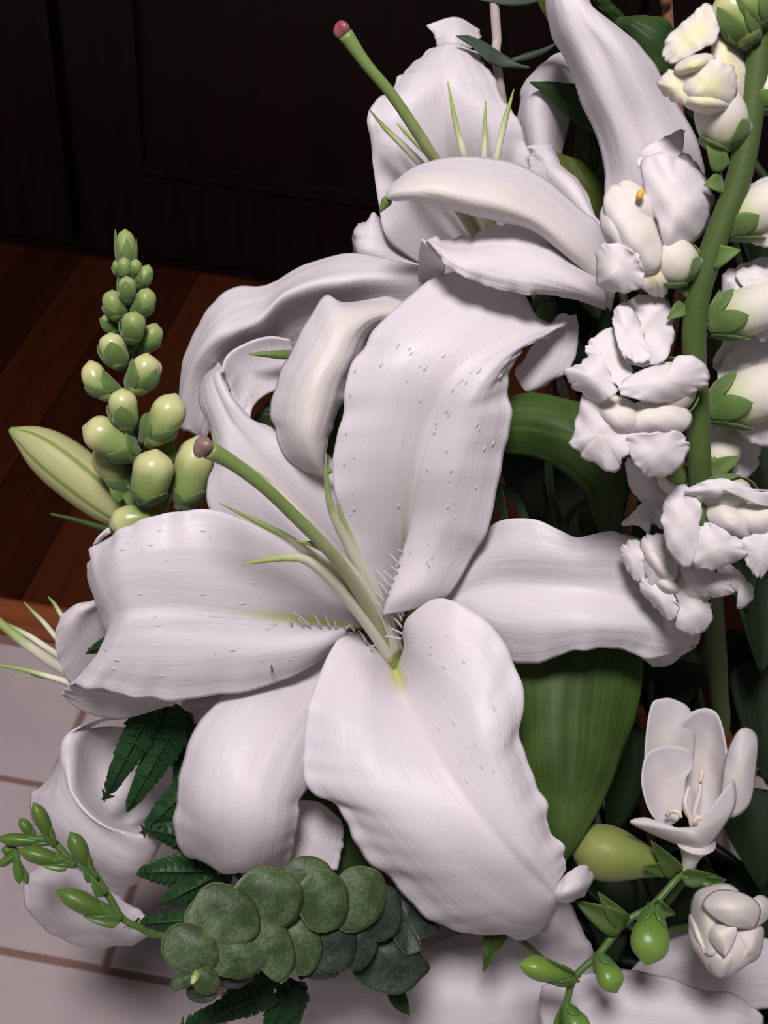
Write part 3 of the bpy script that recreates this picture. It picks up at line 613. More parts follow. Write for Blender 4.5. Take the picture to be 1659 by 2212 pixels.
petal(UL, [
 [(1300,596,-1.4),(1306,618,-0.9),(1310,640,-0.7),(1311,655,-0.8),(1308,668,-1.2)],
 [(1250,566,-1.2),(1250,595,-0.1),(1250,617,0.2),(1248,634,0.0),(1245,645,-0.5)],
 [(1180,516,-0.9),(1180,560,0.1),(1180,592,0.4),(1180,616,0.3),(1178,635,-0.1)],
 [(1112,482,-1.1),(1115,530,0.0),(1115,570,0.5),(1115,605,0.6),(1115,634,0.3)],
 [(1060,495,-1.1),(1055,530,-0.1),(1055,560,0.5),(1055,592,0.7),(1052,619,0.5)],
 [(1010,510,-0.9),(1005,532,-0.1),(1002,552,0.4),(1000,574,0.7),(997,594,0.6)],
 [(960,516,-0.6),(962,530,-0.2),(963,543,0.4),(965,557,0.6),(965,570,0.5)],
 [(920,516,-0.3),(926,521,0.0),(931,527,0.2),(936,533,0.3),(940,540,0.3)]],
 'petal_plain', ripple=0.07, rk=6, lump=0.05, pleat=0.010, seed=12, nv=60,
 tips=[[[(912,516,-0.4),(928,530,-0.3),(944,548,-0.3),(962,568,-0.4)], [(906,545,-1.3),(925,558,-1.3),(942,570,-1.3),(960,582,-1.5)], [(904,580,-2.6),(920,588,-2.7),(936,596,-2.9),(956,606,-3.3)], [(903,630,-3.9),(912,630,-4),(922,632,-4),(936,636,-4)]]])
petal(UL, [
 [(1230,520,-4.5),(1260,530,-4),(1285,545,-3.4),(1300,560,-3),(1310,575,-2.8)],
 [(1160,430,-4.2),(1200,440,-3.4),(1240,460,-2.8),(1275,480,-2.4),(1302,495,-2.4)],
 [(1140,370,-4.2),(1170,372,-3.4),(1205,385,-2.8),(1245,405,-2.6),(1278,445,-2.8)],
 [(1145,345,-4.3),(1165,345,-3.8),(1185,348,-3.4),(1210,358,-3.3),(1236,383,-3.6)],
 [(1148,330,-4.4),(1160,328,-4.0),(1175,328,-3.8),(1188,332,-3.8),(1204,347,-4.2)],
 [(1141,316,-4.5),(1152,314,-4.3),(1168,313,-4.2),(1180,313,-4.3),(1192,314,-4.6)]],
 'petal_plain', ripple=0.04, rk=3, lump=0.06, seed=13)
filament(UL, [(1030,520,-7.5),(1000,470,-5.6),(950,400,-4),(906,351,-2.8),(863,307,-2.2),(830,275,-2.0),(799,238,-1.9)], (9, 9, 9, 8.5, 7, 5, 1.2))
filament(UL, [(1035,520,-7.8),(1000,450,-6),(960,385,-4.6),(935,344,-3.6),(903,311,-3),(875,285,-2.8),(857,266,-2.8)], (9, 9, 9, 8, 7, 4, 1.2))
filament(UL, [(1042,520,-7.8),(1025,440,-5.6),(1012,385,-4.2),(1002,336,-3.2),(990,290,-2.9),(980,245,-2.8),(967,176,-2.9)], (9, 9, 9, 8, 7, 5, 1.2))
filament(UL, [(1052,520,-7.8),(1048,440,-5.6),(1046,380,-4.2),(1046,336,-3.5),(1047,300,-3.3),(1048,260,-3.2),(1049,218,-3.3)], (9, 9, 9, 7, 6, 4, 1.2))
filament(UL, [(1062,520,-7.8),(1066,440,-5.4),(1068,385,-4),(1073,340,-3.2),(1087,275,-2.8),(1098,235,-2.7),(1110,193,-2.7)], (9, 9, 9, 8, 7, 5, 1.2))
pistil(UL, [(1045,530,-7.8),(1010,450,-5.0),(939,344,-2.4),(899,282,-1.4),(845,203,-0.6),(790,137,0.0),(746,74,0.4)], (13, 13, 12.5, 12.5, 12, 12.5, 17), ((747,74,0.4), (730,48,0.5), 17.5), 'stigma_red')

# ================================================================== lily at the top, behind the tall snapdragon
RL = plant('oriental_lily', 'white lily behind the tall white snapdragon, one long petal rising above it', 'lily',
           [P(1400, 520, -3.6), P(1400, 640, -6), P(1390, 800, -10)], 0.004, keep=2)
petal(RL, [
 [(1370,520,-3.6),(1395,525,-3.4),(1425,525,-3.4),(1450,520,-3.5),(1470,510,-3.8)],
 [(1312,440,-2.8),(1350,450,-2.2),(1405,450,-2.0),(1460,430,-2.4),(1520,400,-3.2)],
 [(1305,365,-2.4),(1345,370,-1.5),(1400,370,-1.25),(1455,350,-1.3),(1510,335,-2.6)],
 [(1288,285,-2.0),(1325,280,-0.9),(1365,270,-0.75),(1425,265,-0.7),(1482,265,-2.0)],
 [(1255,210,-1.7),(1290,195,-0.5),(1325,185,-0.25),(1385,180,-0.1),(1437,178,-1.4)],
 [(1222,135,-1.4),(1255,120,-0.2),(1295,110,0.1),(1345,112,0.2),(1395,118,-1.0)],
 [(1193,72,-1.2),(1220,55,0.0),(1255,45,0.4),(1300,48,0.2),(1345,66,-0.8)],
 [(1182,15,-1.0),(1205,0,0.1),(1230,-12,0.4),(1260,-5,0.1),(1288,18,-0.8)],
 [(1178,-40,-1.0),(1195,-55,-0.2),(1215,-62,0),(1235,-60,-0.2),(1258,-40,-0.8)],
 [(1185,-90,-1.3),(1195,-98,-1.2),(1205,-102,-1.1),(1212,-100,-1.2),(1222,-92,-1.3)]],
 'petal_plain', groove=0.05, gw=0.10, ripple=0.03, rk=3, lump=0.06, pleat=0.008, seed=14, nv=60)
petal(RL, [
 [(1150,440,-6.6),(1165,440,-6.2),(1180,440,-6),(1200,440,-6.2),(1215,440,-6.6)],
 [(1132,345,-6.4),(1150,345,-5.6),(1172,345,-5.2),(1195,345,-5.6),(1212,340,-6.2)],
 [(1117,262,-6.2),(1140,258,-5.2),(1170,255,-4.8),(1205,255,-5.2),(1232,255,-6.0)],
 [(1122,215,-6.2),(1145,208,-5.1),(1175,200,-4.6),(1212,200,-5.0),(1240,205,-5.8)],
 [(1140,172,-6.4),(1165,165,-5.4),(1190,160,-5.0),(1220,162,-5.2),(1248,165,-5.8)],
 [(1180,132,-6.8),(1198,128,-6.2),(1215,126,-6.0),(1235,128,-6.1),(1250,132,-6.4)],
 [(1210,116,-7.2),(1220,114,-7),(1228,114,-7),(1238,116,-7),(1246,118,-7)]],
 'petal_plain', groove=0.05, ripple=0.03, rk=3, lump=0.04, seed=15)

# ================================================================== lily on the left side, seen from behind
LL = plant('oriental_lily', 'white lily low on the left, curled petals hanging over the tiles behind fern', 'lily',
           [P(270, 1520, -9), P(400, 1560, -11), P(560, 1620, -14)], 0.004, keep=2)
petal(LL, [
 [(235,1500,-8.4),(245,1480,-8.2),(260,1450,-8),(270,1420,-8),(280,1390,-8.2)],
 [(157,1478,-7.4),(180,1450,-7.0),(210,1415,-6.9),(235,1385,-7.1),(255,1355,-7.4)],
 [(130,1430,-6.5),(155,1405,-6.1),(185,1375,-6.0),(215,1345,-6.2),(240,1320,-6.6)],
 [(120,1378,-5.9),(143,1360,-5.5),(170,1340,-5.3),(198,1320,-5.5),(222,1305,-5.9)],
 [(126,1345,-5.6),(143,1335,-5.3),(163,1322,-5.1),(185,1310,-5.2),(205,1300,-5.6)],
 [(145,1318,-5.6),(155,1312,-5.4),(165,1306,-5.3),(175,1303,-5.4),(188,1301,-5.6)]],
 'petal_plain', groove=0.04, ripple=0.03, lump=0.04, seed=16)
petal(LL, [   # curled petal: outer face, rim and hollow inside
 [(275,1551,-7.6),(215,1553,-6.9),(172,1570,-6.8),(180,1575,-7.2),(250,1570,-8.4),(400,1580,-9.4)],
 [(215,1560,-7.8),(165,1575,-7.0),(139,1598,-6.6),(162,1600,-6.7),(230,1600,-8.4),(400,1610,-9.6)],
 [(160,1600,-8.0),(140,1610,-7.2),(131,1639,-6.6),(158,1635,-6.6),(225,1650,-8.6),(400,1650,-9.8)],
 [(97,1695,-8.4),(118,1688,-7.2),(138,1672,-6.5),(158,1678,-6.4),(225,1690,-8.5),(395,1690,-9.9)],
 [(67,1722,-8.4),(108,1728,-7.0),(148,1705,-6.3),(165,1719,-6.1),(235,1725,-8.2),(390,1720,-9.9)],
 [(75,1790,-8.2),(125,1780,-6.6),(175,1750,-6.0),(192,1755,-5.8),(250,1755,-7.9),(385,1745,-9.7)],
 [(130,1845,-8.2),(170,1825,-6.5),(215,1790,-5.9),(230,1783,-5.7),(280,1778,-7.6),(380,1765,-9.2)],
 [(195,1888,-8.2),(225,1860,-6.6),(255,1815,-6.0),(270,1796,-5.8),(295,1785,-7.2),(335,1775,-8.6)],
 [(253,1914,-8.3),(275,1880,-6.9),(295,1835,-6.3),(305,1807,-6.1),(322,1795,-6.8),(345,1785,-7.8)],
 [(300,1905,-8.6),(318,1875,-7.5),(335,1830,-6.8),(346,1795,-6.5),(355,1792,-6.8),(362,1790,-7.2)],
 [(318,1880,-9.0),(330,1855,-8.2),(345,1825,-7.5),(356,1802,-7.0),(362,1800,-7),(366,1799,-7.1)]],
 'petal_plain', ripple=0.03, rk=4, lump=0.04, pleat=0.008, seed=17, nv=70, nu=55)
petal(LL, [
 [(110,1850,-9.6),(120,1850,-9.2),(140,1850,-9),(160,1855,-9),(175,1862,-9.2)],
 [(60,1893,-9.0),(90,1890,-8.2),(130,1890,-7.9),(175,1890,-8.1),(215,1900,-8.8)],
 [(49,1915,-8.9),(85,1918,-8.0),(140,1925,-7.6),(200,1930,-8.0),(245,1930,-8.8)],
 [(56,1955,-8.9),(95,1955,-8.0),(155,1965,-7.6),(215,1965,-8.0),(270,1950,-8.8)],
 [(86,1995,-9.1),(130,1993,-8.2),(185,1995,-7.8),(240,1990,-8.1),(300,1965,-8.8)],
 [(130,2025,-9.3),(170,2018,-8.5),(215,2018,-8.1),(265,2012,-8.3),(320,1985,-8.8)],
 [(200,2045,-9.5),(228,2040,-8.9),(258,2036,-8.6),(290,2025,-8.7),(332,2000,-9.0)],
 [(285,2041,-9.7),(295,2036,-9.5),(305,2030,-9.4),(318,2022,-9.4),(335,2010,-9.5)]],
 'petal_plain', groove=0.04, ripple=0.03, lump=0.05, seed=18)
petal(LL, [
 [(400,1500,-8),(430,1495,-8),(450,1490,-8),(470,1490,-8),(490,1490,-8)],
 [(392,1530,-7.2),(415,1525,-6.8),(440,1522,-6.6),(460,1520,-6.8),(480,1520,-7.2)],
 [(402,1556,-7.6),(415,1560,-7.2),(428,1562,-7.1),(440,1560,-7.3),(452,1553,-7.6)]],
 'petal_plain', seed=19)
for pts, r in [([(200,1480,-8.6),(130,1443,-7),(75,1405,-6),(35,1375,-5.6),(-20,1328,-5.4)], (14, 12, 11, 10, 9)),
               ([(210,1470,-8.8),(140,1425,-7.4),(95,1395,-6.8),(60,1372,-6.6),(20,1352,-6.5),(-15,1338,-6.5)], (8, 7, 7, 6, 5, 3)),
               ([(190,1440,-8.6),(150,1410,-7.6),(122,1378,-7.2),(95,1345,-7),(75,1325,-7),(52,1301,-7)], (7, 7, 6, 5, 4, 1)),
               ([(190,1400,-8.8),(160,1365,-8),(135,1332,-7.6),(118,1305,-7.5),(104,1289,-7.5)], (6, 6, 5, 4, 1)),
               ([(220,1510,-8.8),(170,1487,-7.8),(140,1472,-7.3),(95,1458,-7),(50,1446,-6.9),(-10,1436,-6.9)], (8, 8, 7, 6, 5, 3)),
               ([(200,1505,-8.6),(150,1478,-7.5),(110,1464,-7.2),(75,1460,-7.1),(28,1461,-7.1)], (7, 7, 6, 4, 1))]:
    filament(LL, pts, r)

# ================================================================== lily along the bottom edge
BL = plant('oriental_lily', 'shaded white lily under the largest petal, beside green freesia buds', 'lily',
           [P(1235, 2150, -11.6), P(1270, 2150, -14)], 0.004)
petal(BL, [
 [(1150,1955,-11.8),(1165,1950,-11.7),(1185,1942,-11.6),(1205,1935,-11.7),(1222,1928,-12.0)],
 [(930,2045,-10.8),(1000,2034,-10.2),(1080,2020,-9.8),(1165,1990,-10.0),(1238,1962,-10.8)],
 [(800,2060,-10.4),(900,2060,-9.6),(1020,2055,-9.1),(1150,2040,-9.4),(1262,2018,-10.4)],
 [(640,2128,-10.4),(790,2120,-9.4),(960,2120,-8.8),(1120,2110,-9.1),(1283,2065,-10.2)],
 [(645,2190,-10.2),(800,2190,-9.2),(960,2185,-8.6),(1110,2175,-8.9),(1270,2130,-10.0)],
 [(700,2260,-10.4),(830,2260,-9.4),(960,2255,-8.8),(1090,2245,-9.1),(1230,2210,-10.2)],
 [(800,2330,-10.8),(870,2335,-10.2),(950,2335,-9.8),(1040,2325,-10.0),(1120,2300,-10.6)]],
 'petal_plain', groove=0.08, ripple=0.05, rk=5, lump=0.05, pleat=0.009, seed=20, nv=60)
petal(BL, [
 [(1170,2130,-7.2),(1165,2165,-6.7),(1168,2200,-6.5),(1180,2240,-6.7),(1200,2280,-7.2)],
 [(1250,2106,-7.1),(1255,2150,-6.2),(1260,2200,-5.9),(1265,2250,-6.1),(1275,2300,-6.9)],
 [(1350,2096,-7.2),(1355,2145,-6.1),(1360,2205,-5.7),(1365,2260,-6.0),(1370,2310,-6.9)],
 [(1440,2115,-7.3),(1445,2160,-6.2),(1450,2215,-5.8),(1455,2270,-6.1),(1460,2320,-7.0)],
 [(1520,2136,-7.4),(1525,2180,-6.4),(1530,2230,-6.0),(1535,2280,-6.3),(1535,2320,-7.1)],
 [(1590,2150,-7.6),(1592,2195,-6.8),(1595,2240,-6.5),(1598,2280,-6.7),(1600,2310,-7.3)],
 [(1648,2195,-8.0),(1648,2220,-7.7),(1648,2245,-7.6),(1648,2265,-7.7),(1645,2280,-8.0)]],
 'petal_plain', groove=0.08, ripple=0.04, rk=4, lump=0.05, pleat=0.009, seed=21, nv=60)
petal(BL, [
 [(1350,2110,-10.3),(1360,2130,-10.0),(1380,2150,-9.8),(1400,2180,-10.0),(1420,2210,-10.2)],
 [(1395,2062,-10.2),(1415,2090,-9.5),(1440,2120,-9.2),(1465,2160,-9.4),(1490,2200,-9.9)],
 [(1445,2022,-10.3),(1465,2060,-9.4),(1490,2100,-9.0),(1520,2145,-9.2),(1545,2185,-9.8)],
 [(1520,2002,-10.5),(1535,2045,-9.6),(1555,2090,-9.1),(1580,2140,-9.3),(1600,2180,-9.9)],
 [(1600,2012,-10.7),(1610,2050,-9.8),(1625,2090,-9.4),(1640,2135,-9.6),(1655,2178,-10.1)],
 [(1690,2040,-11.0),(1695,2070,-10.4),(1700,2100,-10.2),(1705,2135,-10.3),(1710,2165,-10.7)]],
 'petal_plain', groove=0.06, ripple=0.03, rk=4, lump=0.05, seed=22)
# ================================================================== snapdragons
def sepal_on(parent, A, T, r, phi, L=0.6, wid=1.3, flare=1.12, mat='sepal_green', name='sepal', start=-0.04, M=None):
    """pointed green sepal hugging a bud with axis A->T (world), radius r"""
    A = np.asarray(A); T = np.asarray(T); ax = nrm(T-A); ln = np.linalg.norm(T-A)
    a = nrm(np.cross(ax, [0.3, 0.2, 0.9])); b = np.cross(ax, a)
    n, m = 9, 7; t = np.linspace(0, 1, n); u = np.linspace(-1, 1, m); X = np.zeros((n, m, 3))
    cv = spl([A, (A+T)/2 if M is None else M, T], 41)
    for i, s in enumerate(t):
        z = start+s*L; pr = float(np.interp(z, np.linspace(0, 1, 8), (0.42, 0.80, 0.97, 1.02, 1.03, 0.99, 0.95, 0.9)))
        w = (math.sin(math.pi*(0.12+0.88*s)**0.7)**0.85 if s < 1 else 0.0)*wid*0.5
        for j, q in enumerate(u):
            an = phi+q*w; R = r*pr*(flare-0.06)*(1+0.07*s*s)
            X[i, j] = cv[int(round(min(max(z, 0), 1)*40))]+ax*(min(z, 0)*ln)+(a*math.cos(an)+b*math.sin(an))*R
    uv = np.stack([np.broadcast_to((u+1)/2, (n, m)), np.broadcast_to(t[:, None], (n, m))], -1)
    return build(name, G().grid(X, uv), mat, parent, 0.0004)
def view_phi(A, T):
    ax = nrm(np.asarray(T)-np.asarray(A)); a = nrm(np.cross(ax, [0.3, 0.2, 0.9])); b = np.cross(ax, a)
    return math.atan2(VIEW@b, VIEW@a)
def bud(root, at, tip, r, mat='bud_pale', nsep=3, L=0.6, bend=(0, 0), name='bud', bulge=0.62):
    A, T = P(*at), P(*tip); mid = ((at[0]+tip[0])/2+bend[0], (at[1]+tip[1])/2+bend[1], (at[2]+tip[2])/2+0.15)
    rad = [r*0.35, r*0.75, r*0.9, r*0.95, r*0.97, r*1.0, r*0.94, r*0.70, r*0.06]
    o = build(name, G().tube([at, mid, tip], rad, 22, 16), mat, root)
    p0 = view_phi(A, T); rm = pxm(r, at[2])
    if nsep == 3: offs = (-0.75, 1.0, 2.7)
    elif nsep == 2: offs = (0.1, -1.7)
    else: offs = tuple(np.linspace(0, 6.283, nsep, endpoint=False)+0.3)
    for k, q in enumerate(offs[:nsep]): sepal_on(o, A, T, rm, p0+q, L*(1.0+0.12*math.sin(7*k+at[0])), 2.0 if nsep <= 3 else 1.25, M=P(*mid))
    return o
SL = plant('snapdragon_stalk', 'green snapdragon spike of unopened buds standing beside the lily bud', 'snapdragon',
           [P(271, 515, -3.4), P(275, 653, -3.6), P(279, 789, -3.9), P(282, 891, -4.2), P(294, 960, -4.5), P(322, 1077, -5.0), P(350, 1160, -5.6), P(430, 1330, -8.5), P(560, 1480, -12)], 0.0022, 'stem_green', keep=7)
for at, tip, r, mat, ns, L, bd in [
 ((275,592,-3.4),(270,494,-3.3),21,'bud_green',5,0.9,(0,0)),
 ((262,600,-3.6),(254,560,-3.4),14,'bud_green',2,0.8,(0,0)),
 ((268,600,-3.0),(268,556,-2.8),14,'bud_green',0,0.8,(0,0)),
 ((287,602,-3.2),(296,560,-3.0),13,'bud_green',2,0.8,(0,0)),
 ((290,622,-3.4),(322,572,-3.3),16,'bud_green',3,0.85,(4,4)),
 ((276,655,-2.9),(274,596,-2.6),19,'bud_green',2,0.95,(0,0)),
 ((262,692,-3.3),(242,626,-3.1),23,'bud_green',3,0.72,(-6,2)),
 ((292,685,-3.3),(320,622,-3.1),22,'bud_green',3,0.75,(6,2)),
 ((283,740,-2.8),(292,672,-2.5),26,'bud_green',2,0.62,(0,0)),
 ((258,722,-4.0),(228,680,-4.0),17,'bud_green',3,0.95,(-4,0)),
 ((300,758,-3.7),(338,698,-3.5),22,'bud_green',3,0.85,(6,4)),
 ((265,795,-3.0),(238,718,-2.7),29,'bud_pale',2,0.72,(-6,0)),
 ((256,858,-3.4),(194,778,-3.2),27,'bud_pale',3,0.75,(-14,10)),
 ((284,848,-3.0),(318,762,-2.7),31,'bud_pale',3,0.74,(10,4)),
 ((305,840,-4.3),(338,775,-4.2),20,'bud_pale',2,0.6,(4,0)),
 ((278,930,-3.0),(264,838,-2.6),31,'bud_pale',2,0.60,(-4,0)),
 ((315,955,-3.6),(380,850,-3.2),38,'bud_pale',3,0.5,(8,4)),
 ((292,985,-3.6),(178,922,-3.0),40,'bud_pale',3,0.42,(0,-8)),
 ((315,1085,-4.0),(338,970,-3.2),44,'bud_pale',3,0.34,(2,0)),
 ((395,1095,-4.9),(432,940,-4.4),42,'bud_pale',3,0.36,(2,0)),
 ((300,1060,-5.2),(205,965,-5.0),34,'bud_pale',3,0.6,(-2,4)),
 ((350,1130,-5.0),(236,1136,-4.6),34,'bud_pale',3,0.4,(0,-10))]:
    bud(SL, at, tip, r, mat, ns, L, bd)
for a, b, wd in [((279,760,-3.3),(300,742,-2.9),14), ((270,1075,-4.8),(235,1050,-4.7),40), ((300,1085,-4.6),(265,1068,-4.5),44), ((370,1000,-4.4),(362,925,-4.2),30), ((345,1100,-4.4),(372,1062,-4.2),34), ((262,870,-4.2),(192,800,-4.0),22)]:
    build('bract', G().leaf3(P(*a), P(*b), VIEW, pxm(wd, -4), 0.08), 'sepal_green', SL, 0.0004)
p = petal(SL, [[(240,1150,-5.4),(225,1160,-5.4),(215,1172,-5.4)], [(235,1140,-5.4),(215,1158,-5.2),(203,1176,-5.3)], [(228,1148,-5.5),(212,1162,-5.5),(202,1180,-5.6)]], 'petal_plain', seed=31, nu=13, nv=13)

SR = plant('snapdragon_stalk', 'tall white snapdragon with a thick green stem and open ruffled florets', 'snapdragon',
           [P(1665, -90, 5.4), P(1650, 0, 5.0), P(1628, 200, 4.5), P(1600, 370, 4.1), P(1545, 522, 3.6), P(1508, 640, 3.1), P(1499, 745, 2.6), P(1507, 896, 1.8), P(1513, 1034, 0.8), P(1530, 1220, -2), P(1545, 1360, -5.5), P(1552, 1480, -9), P(1550, 1590, -12)], 0.0041, 'stem_green', keep=13)
def floret(root, at, mouth, r, cal=(), mat='snapdragon_tube', nsep=4, L=0.5):
    """the floret's tube with its calyx; petal lobes are added to it"""
    o = build('floret', G().tube([at, tuple((np.array(at)+np.array(mouth))/2), mouth], [r*0.4, r*0.85, r, r, r*0.85, r*0.4], 16, 16), mat, root)
    A, T = P(*at), P(*mouth); p0 = view_phi(A, T)
    for k in range(nsep): sepal_on(o, A, T, pxm(r, at[2]), p0+0.2+k*6.283/max(nsep, 1), L, 1.35, 1.15)
    return o
def lobes(o, items, mat='snapdragon_white', ruffle=0.10, z0=0.0):
    for i, it in enumerate(items):
        pts, c = it[0], it[1]; kw = it[2] if len(it) > 2 else {}
        zs = [q[2] for q in pts]; zm = sum(zs)/len(zs); c = (c[0], c[1], zm+(c[2]-zm)*0.55)
        build('petal_lobe', G().lobe([(q[0], q[1], (q[2] if len(q) > 2 else c[2]-0.5)+z0) for q in pts], (c[0], c[1], c[2]+z0), ruffle=kw.get('ruf', ruffle), p=kw.get('p', 2.0), seed=i*7+len(pts), rk=kw.get('rk', 6), dent=kw.get('dent', 0.055), frill=kw.get('fr', 2.0), n=80), kw.get('mat', mat), o, 0.00055)
def palate(o, c, rx, items, mat='snapdragon_palate'):
    for (a, b, r) in items:
        m = (np.array(a)+np.array(b))/2; L = math.hypot(b[0]-a[0], b[1]-a[1])/2; rot = math.atan2(b[1]-a[1], b[0]-a[0]); out = []
        for k in range(12):
            t = 6.283*k/12; x = (L+r*0.55)*math.cos(t); y = r*0.82*math.sin(t)
            out.append((m[0]+x*math.cos(rot)-y*math.sin(rot), m[1]+x*math.sin(rot)+y*math.cos(rot), m[2]-0.25))
        build('palate', G().lobe(out, (m[0], m[1], m[2]+0.42), p=2.2, dent=0.06, seed=int(m[0])), mat, o, 0.0007)
# middle floret
s3 = floret(SR, (1490, 830, 2.4), (1395, 850, 3.2), 58)
lobes(s3, [
 ([(1266,762,3.2),(1277,734,3.0),(1324,710,3.0),(1353,770,3.4),(1366,805,3.6),(1345,840,3.8),(1295,800,3.4)], (1315,770,3.4)),
 ([(1324,683,3.2),(1335,661,3.0),(1368,643,2.6),(1404,636,2.5),(1433,640,2.5),(1447,661,2.5),(1456,705,2.6),(1451,745,2.9),(1436,778,3.4),(1395,790,3.9),(1353,779,4.0),(1339,752,3.9),(1328,716,3.6)], (1385,715,2.9), {'p': 1.6, 'ruf': 0.06}),
 ([(1324,690,3.4),(1335,662,3.3),(1365,668,3.3),(1382,700,3.5),(1394,740,3.9),(1405,775,4.2),(1370,782,4.2),(1339,755,4.0),(1328,716,3.8)], (1352,715,4.0), {'ruf': 0.05}),
 ([(1219,799,3.6),(1240,792,3.8),(1259,781,4.0),(1290,763,4.2),(1302,775,4.3),(1318,810,4.4),(1332,846,4.4),(1315,862,4.2),(1292,869,3.8),(1255,849,3.6),(1232,828,3.5)], (1285,815,4.8), {'ruf': 0.12, 'rk': 5}),
 ([(1335,842,4.3),(1358,814,4.0),(1407,793,3.7),(1452,785,3.6),(1464,769,3.8),(1500,771,3.8),(1524,792,3.6),(1532,821,3.4),(1509,843,3.4),(1472,860,3.6),(1418,869,3.9),(1366,861,4.2)], (1430,825,4.7), {'p': 1.8, 'ruf': 0.06}),
 ([(1258,853,3.4),(1285,858,3.6),(1300,878,3.6),(1317,912,3.6),(1355,938,3.6),(1362,974,3.5),(1343,992,3.3),(1340,1008,3.1),(1320,1022,3.0),(1292,1002,3.0),(1260,991,2.9),(1253,976,2.9),(1232,962,2.9),(1237,940,3.0),(1250,895,3.2)], (1298,935,3.7), {'ruf': 0.12, 'rk': 5}),
 ([(1352,942,3.6),(1400,935,3.6),(1458,930,3.4),(1480,946,3.2),(1488,969,3.0),(1470,1005,2.9),(1440,1027,2.8),(1400,1029,2.9),(1377,1008,3.1),(1360,982,3.4)], (1420,972,3.7), {'ruf': 0.10, 'rk': 5})])
palate(s3, None, None, [((1310,880,3.3),(1372,918,3.7),46), ((1365,905,3.6),(1468,905,3.3),48), ((1300,905,3.3),(1460,925,3.3),30)])
# upper floret
s2 = floret(SR, (1490, 600, 3.2), (1425, 530, 3.7), 48)
lobes(s2, [
 ([(1376,354,3.6),(1393,320,3.4),(1437,297,3.2),(1471,280,3.0),(1478,292,3.0),(1468,337,3.4),(1430,345,3.8),(1395,365,3.9)], (1425,325,3.4), {'ruf': 0.05}),
 ([(1466,338,3.2),(1485,334,3.1),(1513,367,2.9),(1538,420,2.8),(1520,470,2.8),(1485,420,3.4)], (1500,395,3.4), {'ruf': 0.05}),
 ([(1384,362,3.9),(1396,338,4.0),(1427,331,4.2),(1455,338,4.1),(1485,352,3.8),(1515,378,3.5),(1536,410,3.3),(1540,440,3.2),(1527,484,3.2),(1504,519,3.3),(1471,542,3.5),(1440,548,3.8),(1423,490,4.0),(1400,431,4.0)], (1462,440,5.3), {'ruf': 0.03, 'p': 2.2}),
 ([(1292,539,3.6),(1309,526,4.0),(1349,530,4.4),(1380,556,4.6),(1391,593,4.4),(1384,622,4.0),(1343,631,3.6),(1302,624,3.3),(1289,604,3.2)], (1335,580,4.5), {'ruf': 0.10, 'rk': 5}),
 ([(1380,560,3.9),(1430,540,3.9),(1445,580,3.6),(1440,630,3.2),(1425,640,3.0),(1385,620,3.5)], (1410,590,4.0), {'mat': 'snapdragon_cream'})])
palate(s2, None, None, [((1335,430,3.9),(1400,560,4.4),58), ((1320,460,3.8),(1350,530,4.0),40), ((1352,410,3.8),(1400,470,4.1),40)])
build('throat_spot', G().lobe([(1374,428,4.62),(1380,412,4.62),(1390,410,4.62),(1390,420,4.68),(1384,430,4.72)], (1382,420,4.8)), 'yellow_spot', s2, 0.0004)
# top floret, half open
s1 = floret(SR, (1582, 320, 4.0), (1535, 190, 4.8), 54, mat='snapdragon_tube')
lobes(s1, [
 ([(1551,24,4.6),(1578,61,4.5),(1600,108,4.4),(1622,152,4.3),(1618,210,4.3),(1590,244,4.4),(1555,246,4.6),(1535,180,5.0),(1538,100,4.9)], (1572,150,5.5), {'ruf': 0.05}),
 ([(1525,8,5.2),(1500,28,5.3),(1474,51,5.3),(1440,84,5.2),(1433,125,5.2),(1456,136,5.4),(1505,112,5.7),(1548,85,5.6),(1552,36,5.3)], (1500,80,6.0), {'ruf': 0.08, 'rk': 4}),
 ([(1421,177,5.0),(1454,150,5.3),(1487,160,5.6),(1502,200,5.6),(1495,224,5.4),(1465,222,5.2),(1437,206,5.0)], (1465,190,5.7), {'ruf': 0.06}),
 ([(1478,158,5.6),(1500,138,5.8),(1540,128,5.8),(1585,150,5.5),(1590,200,5.2),(1575,235,5.0),(1545,248,4.9),(1505,238,5.1),(1480,215,5.4)], (1530,185,6.4), {'ruf': 0.04})], 'snapdragon_cream')
palate(s1, None, None, [((1470,150,5.5),(1530,130,5.9),24), ((1490,215,5.4),(1560,222,5.4),30)], 'snapdragon_cream')
# lower floret beside the stem
s4 = floret(SR, (1560, 1040, 0.6), (1570, 1110, 1.2), 60)
lobes(s4, [
 ([(1476,1045,1.4),(1447,1066,1.3),(1433,1092,1.2),(1430,1124,1.2),(1440,1178,1.2),(1461,1211,1.2),(1490,1226,1.2),(1510,1180,1.5),(1510,1138,1.6),(1516,1099,1.8),(1500,1068,1.7)], (1472,1130,2.0), {'ruf': 0.05}),
 ([(1480,1063,1.8),(1501,1048,2.0),(1545,1034,2.2),(1588,1041,2.3),(1631,1059,2.3),(1672,1062,2.2),(1675,1092,2.0),(1635,1089,2.1),(1598,1072,2.3),(1566,1064,2.2),(1548,1075,2.0),(1515,1072,1.9)], (1560,1055,2.6), {'ruf': 0.05, 'rk': 9}),
 ([(1512,1139,1.6),(1537,1130,1.7),(1572,1150,1.8),(1602,1171,1.8),(1614,1198,1.6),(1577,1216,1.3),(1534,1232,1.2),(1498,1217,1.3),(1505,1180,1.5)], (1550,1182,2.1), {'ruf': 0.06}),
 ([(1600,1168,1.7),(1640,1150,1.6),(1680,1155,1.4),(1690,1200,1.2),(1657,1234,1.2),(1640,1248,1.2),(1617,1226,1.4),(1605,1196,1.6)], (1645,1190,2.0), {'ruf': 0.08})])
